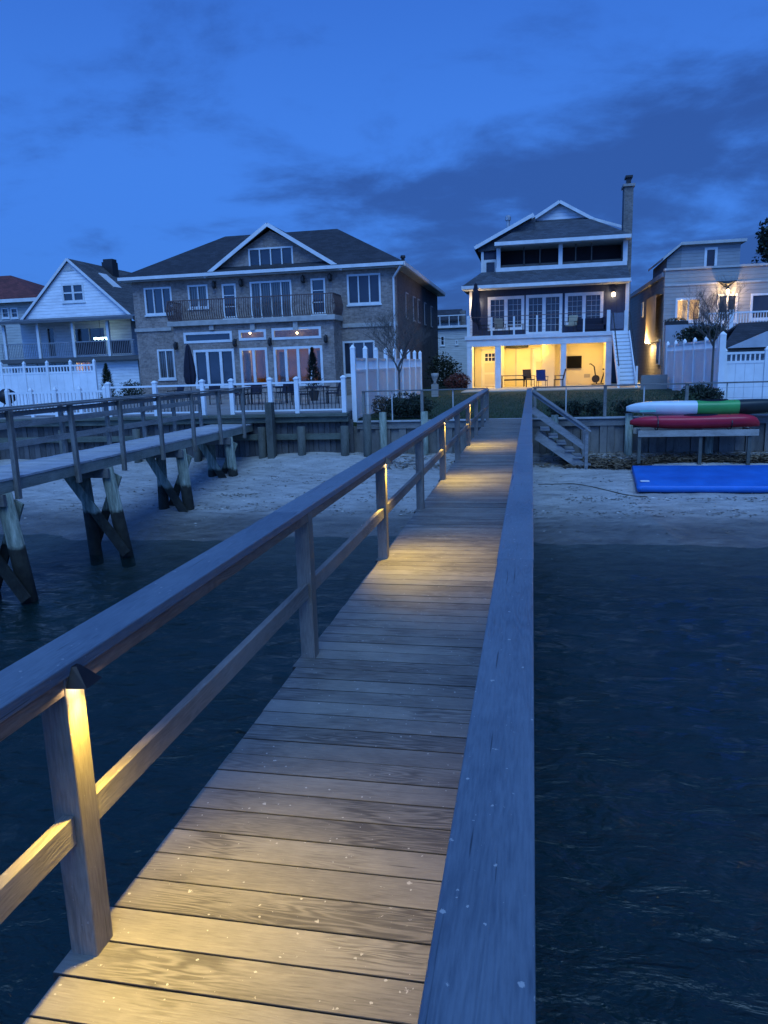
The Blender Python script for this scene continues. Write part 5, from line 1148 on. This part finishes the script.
# porch roof, posts, upper porch
YPO = 45.6
pz = at(70, 319, YPO-.4).z; ppl, ppr = at(-2, 320, YPO).x, at(136, 316, YPO).x
MB().slab([(ppl-.3, YPO-.4, pz), (ppr, YPO-.4, pz), (ppr, YWH, pz+.35), (ppl-.3, YWH, pz+.35)], .16).build('porch_roof', plain('grey_metal_roof', (.10, .11, .12), .6, .2, 1), WH)
pfz = at(70, 357.5, YPO).z
hp = [px_rect(47.5, 327, 56, 357, YWH), px_rect(73, 327, 106, 345, YWH)]
hp = [(hp[0][0], hp[0][1], pfz+.1, hp[0][3]), hp[1]]
wall(WH, 'wall', WSID, at(22, 340, YWH).x, wr_, 0, zg0-.002, YWH, .2, hp)
window(WH, hp[0], YWH, 1, 1, name='door', fw=.1, sill=False); window(WH, hp[1], YWH, 2, 1, fw=.1)
MB().box(wr_-.2, wr_, YWH+.202, 60, 0, zg0-.3).build('side_wall', WSID, WH); MB().box(at(22, 340, YWH).x, at(22, 340, YWH).x+.2, YWH+.202, 60, 0, zg0-.3).build('side_wall', WSID, WH)
MB().box(ppl-.1, ppr, YPO-.1, YWH-.003, pfz-.28, pfz).build('porch_deck', plain('dark_deck_edge', (.10, .10, .10), .7, .2, 1), WH)
for px in (4, 38, 73, 108): 
    X = at(px, 338, YPO).x; MB().box(X-.09, X+.09, YPO, YPO+.18, pfz+.002, pz-.16).build('porch_post', TRIM, WH)
m = MB(); x = ppl
while x < ppr-.3: m.box(x-.015, x+.015, YPO+.05, YPO+.08, pfz+.1, pfz+.95); x += .13
m.box(ppl, ppr-.3, YPO+.03, YPO+.1, pfz+.95, pfz+1.02).box(ppl, ppr-.3, YPO+.04, YPO+.09, pfz+.05, pfz+.1); m.build('porch_railing', plain('grey_rail', (.22, .24, .27), .6, .2, 2), WH)
MB().box(at(75, 352, YPO+.2).x, at(106, 352, YPO+.2).x, YPO+.2, YPO+.25, pfz+.15, pfz+1.0).build('railing_cloth', DARK, WH)
MB().box(at(110, 352, YPO+.2).x, at(131, 352, YPO+.2).x, YPO+.2, YPO+.25, pfz+.15, pfz+1.0).build('railing_cloth', DARK, WH)
m = MB()
for px in (95, 98.5, 102, 107): q = at(px, 339, YWH-1.2); m.lathe((q.x, YWH-1.2, q.z), [(.03, -.05), (.08, 0), (.03, .05)], 8)
for k in range(0): pass
m.bar((at(94, 339, YWH-1.2).x, YWH-1.2, q.z+.1), (at(109, 339, YWH-1.2).x, YWH-1.2, q.z+.1), .03, .03)
lb2 = thing('string_lights', 'short row of cold white lamps hanging under the white house porch roof', 'light', (q.x, YWH-1.2, q.z)); m.build('lamps', emis('cool_lamp', (.62, .95, 1.), 5), lb2)
MB().bar((at(101, 339, YWH-1.2).x, YWH-1.2, q.z+.117), (at(101, 339, YWH-1.2).x, YWH-1.2, pz), .02, .02, up=(0, 1, 0)).build('hanger', IRON, lb2)
# lower storey
YLW = YPO+.4
hl = [px_rect(12, 366, 19, 374, YLW), px_rect(25, 365, 34, 374, YLW), px_rect(36, 362.5, 73, 374, YLW), px_rect(76, 361.5, 92, 378, YLW)]
wall(WH, 'lower_wall', WSID, ppl, ppr-.4, 0, pfz-.283, YLW, .2, hl)
for k, h in enumerate(hl): window(WH, h, YLW, [1, 1, 4, 3][k], [1, 1, 1, 2][k], pane=GLC if k == 3 else GLD, fw=.08)
h = hl[3]; m = MB(); X0, X1, Y0, Y1, Z0, Z1 = h[0]-.3, h[1]+.3, YLW+.3, YLW+1.9, .5, h[3]+.1
m.add([(X0,Y0,Z0),(X1,Y0,Z0),(X1,Y1,Z0),(X0,Y1,Z0),(X0,Y0,Z1),(X1,Y0,Z1),(X1,Y1,Z1),(X0,Y1,Z1)], [(0,1,2,3),(7,6,5,4),(3,2,6,7),(0,3,7,4),(1,5,6,2)])
m.build('lit_room', WARMROOM, WH); MB().box(h[1]-.5, h[1]-.15, YLW+.9, YLW+.95, h[2]+.1, h[3]-.1).build('lamp_shade', emis('shade_glow', (1, .75, .45), 3), WH)
ld = bpy.data.lights.new('room_lamp', 'POINT'); ld.energy = 12; ld.color = (1, .6, .28); ld.shadow_soft_size = .1
lo = bpy.data.objects.new('room_lamp', ld); col.objects.link(lo); lo.parent = WH; lo.location = Vector(((h[0]+h[1])/2, YLW+.8, h[3]-.3))-ORG[WH]
# ------------------------------------------------------------------ RED ROOFED HOUSE
YRH = 50.
RH = thing('red_roofed_house', 'cream house with dark red hip roof at the left edge', 'house', (-42, 54, 0))
rr0 = at(41, 298, YRH); ra = at(2, 274, YRH+4)
MB().add([(-60, YRH, rr0.z), (rr0.x, YRH, rr0.z), (rr0.x, 60, rr0.z), (-60, 60, rr0.z), (-56, YRH+5, ra.z), (ra.x, YRH+5, ra.z)], [(0, 1, 5, 4), (1, 2, 5), (2, 3, 4, 5), (3, 2, 1, 0), (3, 0, 4)]).build('roof', SHR, RH)
MB().box(-60, rr0.x+.05, YRH-.08, YRH-.003, rr0.z-.2, rr0.z+.05).build('gutter', TRIM, RH)
hr = [px_rect(2, 308, 9, 318, YRH+.5), px_rect(11, 308, 18, 318, YRH+.5)]
wall(RH, 'wall', siding('cream2', (.42, .43, .40), .2), -60, rr0.x-.5, 0, rr0.z-.01, YRH+.5, .2, hr)
for h in hr: window(RH, h, YRH+.5, 1, 2, fw=.08)
MB().box(rr0.x-.7, rr0.x-.5, YRH+.702, 60, 0, rr0.z-.01).build('side_wall', siding('cream2', (.42, .43, .40), .2), RH)
# ------------------------------------------------------------------ CREAM HOUSE far between
YC = 66.
CH = thing('cream_house', 'pale house with dark roof far back between the brick and navy houses', 'house', (-6, 70, 0))
f0, f1 = at(436, 345, YC), at(466, 345, YC)
hc = [px_rect(440.5, 336, 444.5, 345.5, YC), px_rect(441.5, 360, 447, 366, YC), px_rect(455.5, 340, 458, 344.5, YC)]
ctop = at(450, 328, YC).z
wall(CH, 'wall', CSID, f0.x-3, f1.x+1, 0, ctop, YC, .25, hc)
for h in hc: window(CH, h, YC, 1, 2, fw=.07)
MB().box(f0.x-3, f1.x+1, YC-.3, YC-.01, ctop+.002, ctop+.2).build('cornice', TRIM, CH)
MB().box(f0.x-3, at(460, 320, YC+2).x, YC+2, YC+2.2, ctop, at(450, 319, YC+2).z).build('upper_wall', CSID, CH)
zr1, zr2 = at(450, 319.5, YC+1.6).z, at(450, 309.5, YC+4).z; xr = at(460, 315, YC+1.6).x
MB().slab([(f0.x-3, YC+1.6, zr1), (xr, YC+1.6, zr1), (xr, YC+4, zr2), (f0.x-3, YC+4, zr2)], .15).build('roof', SHG, CH)
p = at(462, 312, YC+3); MB().box(p.x-.2, p.x+.3, YC+3, YC+3.6, zr1-1, zr2-.2).build('chimney', CHIMB, CH)
m = MB(); x = f0.x-2
while x < f1.x: m.box(x-.03, x+.03, YC-.2, YC-.14, ctop+.2, ctop+1.0); x += .8
m.box(f0.x-3, f1.x, YC-.22, YC-.12, ctop+1.0, ctop+1.08); m.build('roof_railing', TRIM, CH)
# ------------------------------------------------------------------ far trees, background houses
def tree(x, y, z, h, r, label, seed, mat=LEAFD, n=9000, size=.16):
    t = thing('evergreen_tree', label, 'tree', (x, y, z)); rg = random.Random(seed); tr = MB(); tr.tube((x, y, z-.2), (x, y, z+h*.8), .22, .08, 8)
    for _ in range(14): zz = z+h*rg.uniform(.35, .84); a_ = rg.uniform(0, 6.28); tr.tube((x, y, zz), (x+cos(a_)*r*.35, y+sin(a_)*r*.35, zz+r*.2), .06, .02, 5)
    tr.build('trunk', BARK, t); m = MB()
    for _ in range(26):
        v = rg.uniform(.2, 1); a_ = rg.uniform(0, 6.28); rr = r*(1.15-v)*rg.uniform(.3, .9)
        blob_leaves(m, (x+rr*cos(a_), y+rr*sin(a_), z+h*v*.95), r*.42, r*.42, r*.34, n//26, size, rg)
    m.build('crown', mat, t); return t
p = at(778, 300, 52); tree(p.x, 52, 0, at(768, 222, 52).z, 2.9, 'dark evergreen tree rising behind the grey house at the right edge', 3)
# tiny clutter: dark grill and pots at the far left, bin
p = at(8, 404, 25); gr_t = thing('kettle_grill', 'dark covered grill behind the far left end of the weathered pier', 'grill', (p.x, 25, .3))
MB().lathe((p.x, 25, .75), [(.1, 0), (.3, .15), (.34, .3), (.3, .45), (.12, .58)], 14).build('bowl', IRON, gr_t, smooth=True)
for a_ in range(3): MB().tube((p.x+.1*cos(a_*2.1), 25+.1*sin(a_*2.1), .84), (p.x+.32*cos(a_*2.1), 25+.32*sin(a_*2.1), .3), .015, .015, 6).build('leg', IRON, gr_t)
p = at(435, 385, 36); st_ = thing('garden_statue', 'pale upright stone urn on a plinth beside the brick house side wall', 'ornament', (p.x, 36, .2))
MB().box(p.x-.16, p.x+.16, 35.84, 36.16, .2, .8).build('plinth', CONC, st_); MB().lathe((p.x, 36, .802), [(.1, 0), (.06, .1), (.17, .35), (.19, .5), (.12, .52)], 12).build('urn', CONC, st_, smooth=True)
m = MB(); a_, b_ = at(380, 313, 44), at(466, 338, 60); pts = []
A_, B_ = Vector((a_.x, 44, a_.z)), Vector((b_.x, 60, b_.z))
for i in range(13): u = i/12; q = A_.lerp(B_, u); q.z -= .6*4*u*(1-u); pts.append(q)
m.path(pts, .02, 4).build('power_cable', IRON, label='thin black cable sagging from the brick house towards the far pale house', cat='cable')
# ------------------------------------------------------------------ world
w = bpy.data.worlds.new('World'); sc.world = w; w.use_nodes = True; nt = w.node_tree; bg = nt.nodes['Background']
SUN_EL, SUN_ROT = R(3.0), R(168)
def wn(t, **k):
    n_ = nt.nodes.new(t)
    for a_, b_ in k.items():
        if a_ in n_.inputs: n_.inputs[a_].default_value = b_
        else: setattr(n_, a_, b_)
    return n_
sky = wn('ShaderNodeTexSky', sky_type='NISHITA'); sky.sun_disc = False; sky.sun_elevation = SUN_EL; sky.sun_rotation = SUN_ROT; sky.altitude = 0; sky.air_density = 1.0; sky.dust_density = .4; sky.ozone_density = 4.
tc = wn('ShaderNodeTexCoord'); sep = wn('ShaderNodeSeparateXYZ'); nt.links.new(tc.outputs['Generated'], sep.inputs[0])
tint = wn('ShaderNodeMix', data_type='RGBA', blend_type='MULTIPLY'); tint.inputs[0].default_value = 1; nt.links.new(sky.outputs[0], tint.inputs[6]); tint.inputs[7].default_value = (.33, .56, 1.2, 1)
# deep blue of the dusk sky: paler near the horizon, brighter in the west behind the viewer
def wmath(op, a_, b_=None, c_=None, clamp=False):
    n_ = nt.nodes.new('ShaderNodeMath'); n_.operation = op; n_.use_clamp = clamp
    for i_, v_ in enumerate((a_, b_, c_)):
        if v_ is None: continue
        if isinstance(v_, (int, float)): n_.inputs[i_].default_value = v_
        else: nt.links.new(v_, n_.inputs[i_])
    return n_.outputs[0]
def wramp(f_, st):
    n_ = wn('ShaderNodeValToRGB'); e_ = n_.color_ramp.elements; n_.color_ramp.interpolation = 'EASE'
    while len(e_) < len(st): e_.new(.5)
    for k_, (p_, c_) in enumerate(st): e_[k_].position = p_; e_[k_].color = (*c_, 1) if isinstance(c_, tuple) else (c_, c_, c_, 1)
    nt.links.new(f_, n_.inputs[0]); return n_.outputs[0]
SX, SY, SZ = sep.outputs
base = wramp(SZ, [(0., (.066, .245, .84)), (.22, (.064, .246, .87)), (.55, (.038, .152, .64)), (1., (.036, .145, .64))])
west = wmath('MULTIPLY_ADD', wmath('MAXIMUM', wmath('MULTIPLY', SY, -1.), 0.), 2.2, 1.)
bs = wn('ShaderNodeVectorMath', operation='SCALE'); nt.links.new(base, bs.inputs[0]); nt.links.new(wmath('MULTIPLY', west, 1.95), bs.inputs['Scale'])
mixs = wn('ShaderNodeMix', data_type='RGBA', blend_type='MIX'); mixs.inputs[0].default_value = .11; nt.links.new(bs.outputs[0], mixs.inputs[6]); nt.links.new(tint.outputs[2], mixs.inputs[7])
# clouds: a soft bank over the right half of the view, wisps elsewhere
za = wmath('ADD', wmath('MAXIMUM', SZ, 0.), .22)
cbz = wn('ShaderNodeCombineXYZ'); [nt.links.new(za, cbz.inputs[i]) for i in range(3)]
dv = wn('ShaderNodeVectorMath', operation='DIVIDE'); nt.links.new(tc.outputs['Generated'], dv.inputs[0]); nt.links.new(cbz.outputs[0], dv.inputs[1])
mp = wn('ShaderNodeMapping'); mp.inputs['Scale'].default_value = (1.15, 1.3, 0); mp.inputs['Rotation'].default_value = (0, 0, R(-14)); mp.inputs['Location'].default_value = (2.35, .4, 0); nt.links.new(dv.outputs[0], mp.inputs[0])
cn = wn('ShaderNodeTexNoise', Scale=1.7, Detail=10., Roughness=.6, Distortion=.25); nt.links.new(mp.outputs[0], cn.inputs['Vector'])
A_m = wmath('MULTIPLY', wmath('SUBTRACT', wmath('MULTIPLY_ADD', SX, .25, .33), SZ), 3.0)
B_m = wmath('MULTIPLY', wmath('ADD', SX, .33), 2.4)
mk = wmath('MINIMUM', wmath('MINIMUM', A_m, B_m), .42)
fac = wmath('ADD', wmath('MAXIMUM', mk, -.20), wmath('MULTIPLY', wmath('SUBTRACT', cn.outputs['Fac'], .5), 2.3))
fr_c = wramp(wmath('MULTIPLY_ADD', fac, .5, .5), [(.42, 0.), (.76, 1.)])
cf = wmath('MULTIPLY', fr_c, .88)
cm = wn('ShaderNodeMix', data_type='RGBA', blend_type='MULTIPLY'); nt.links.new(cf, cm.inputs[0]); nt.links.new(mixs.outputs[2], cm.inputs[6]); cm.inputs[7].default_value = (.50, .40, .42, 1)
nt.links.new(cm.outputs[2], bg.inputs[0]); bg.inputs[1].default_value = .15
sl_ = bpy.data.lights.new('sun', 'SUN'); sl_.energy = .62; sl_.angle = R(40); sl_.color = (.38, .68, 1.0)
so = bpy.data.objects.new('sun', sl_); col.objects.link(so)
d_ = Vector((sin(SUN_ROT), cos(SUN_ROT), math.tan(R(55)))).normalized(); so.rotation_euler = d_.to_track_quat('Z', 'Y').to_euler(); so.location = (0, -20, 30)
# ------------------------------------------------------------------ camera and render settings
cd = bpy.data.cameras.new('camera'); co = bpy.data.objects.new('camera', cd); col.objects.link(co); sc.camera = co
from mathutils import Matrix
M_ = Matrix((( _r3.x, _u3.x, -_f2.x), (_r3.y, _u3.y, -_f2.y), (_r3.z, _u3.z, -_f2.z))).to_4x4(); M_.translation = CAM; co.matrix_world = M_
cd.sensor_fit = 'VERTICAL'; cd.sensor_height = 24; cd.lens = F/1024*24; cd.clip_start = .05; cd.clip_end = 2000
sc.render.resolution_x = 768; sc.render.resolution_y = 1024
sc.view_settings.view_transform = 'Standard'; sc.view_settings.look = 'None'; sc.view_settings.exposure = 1.58; sc.view_settings.gamma = 1
try: sc.view_settings.use_curve_mapping = False
except Exception: pass
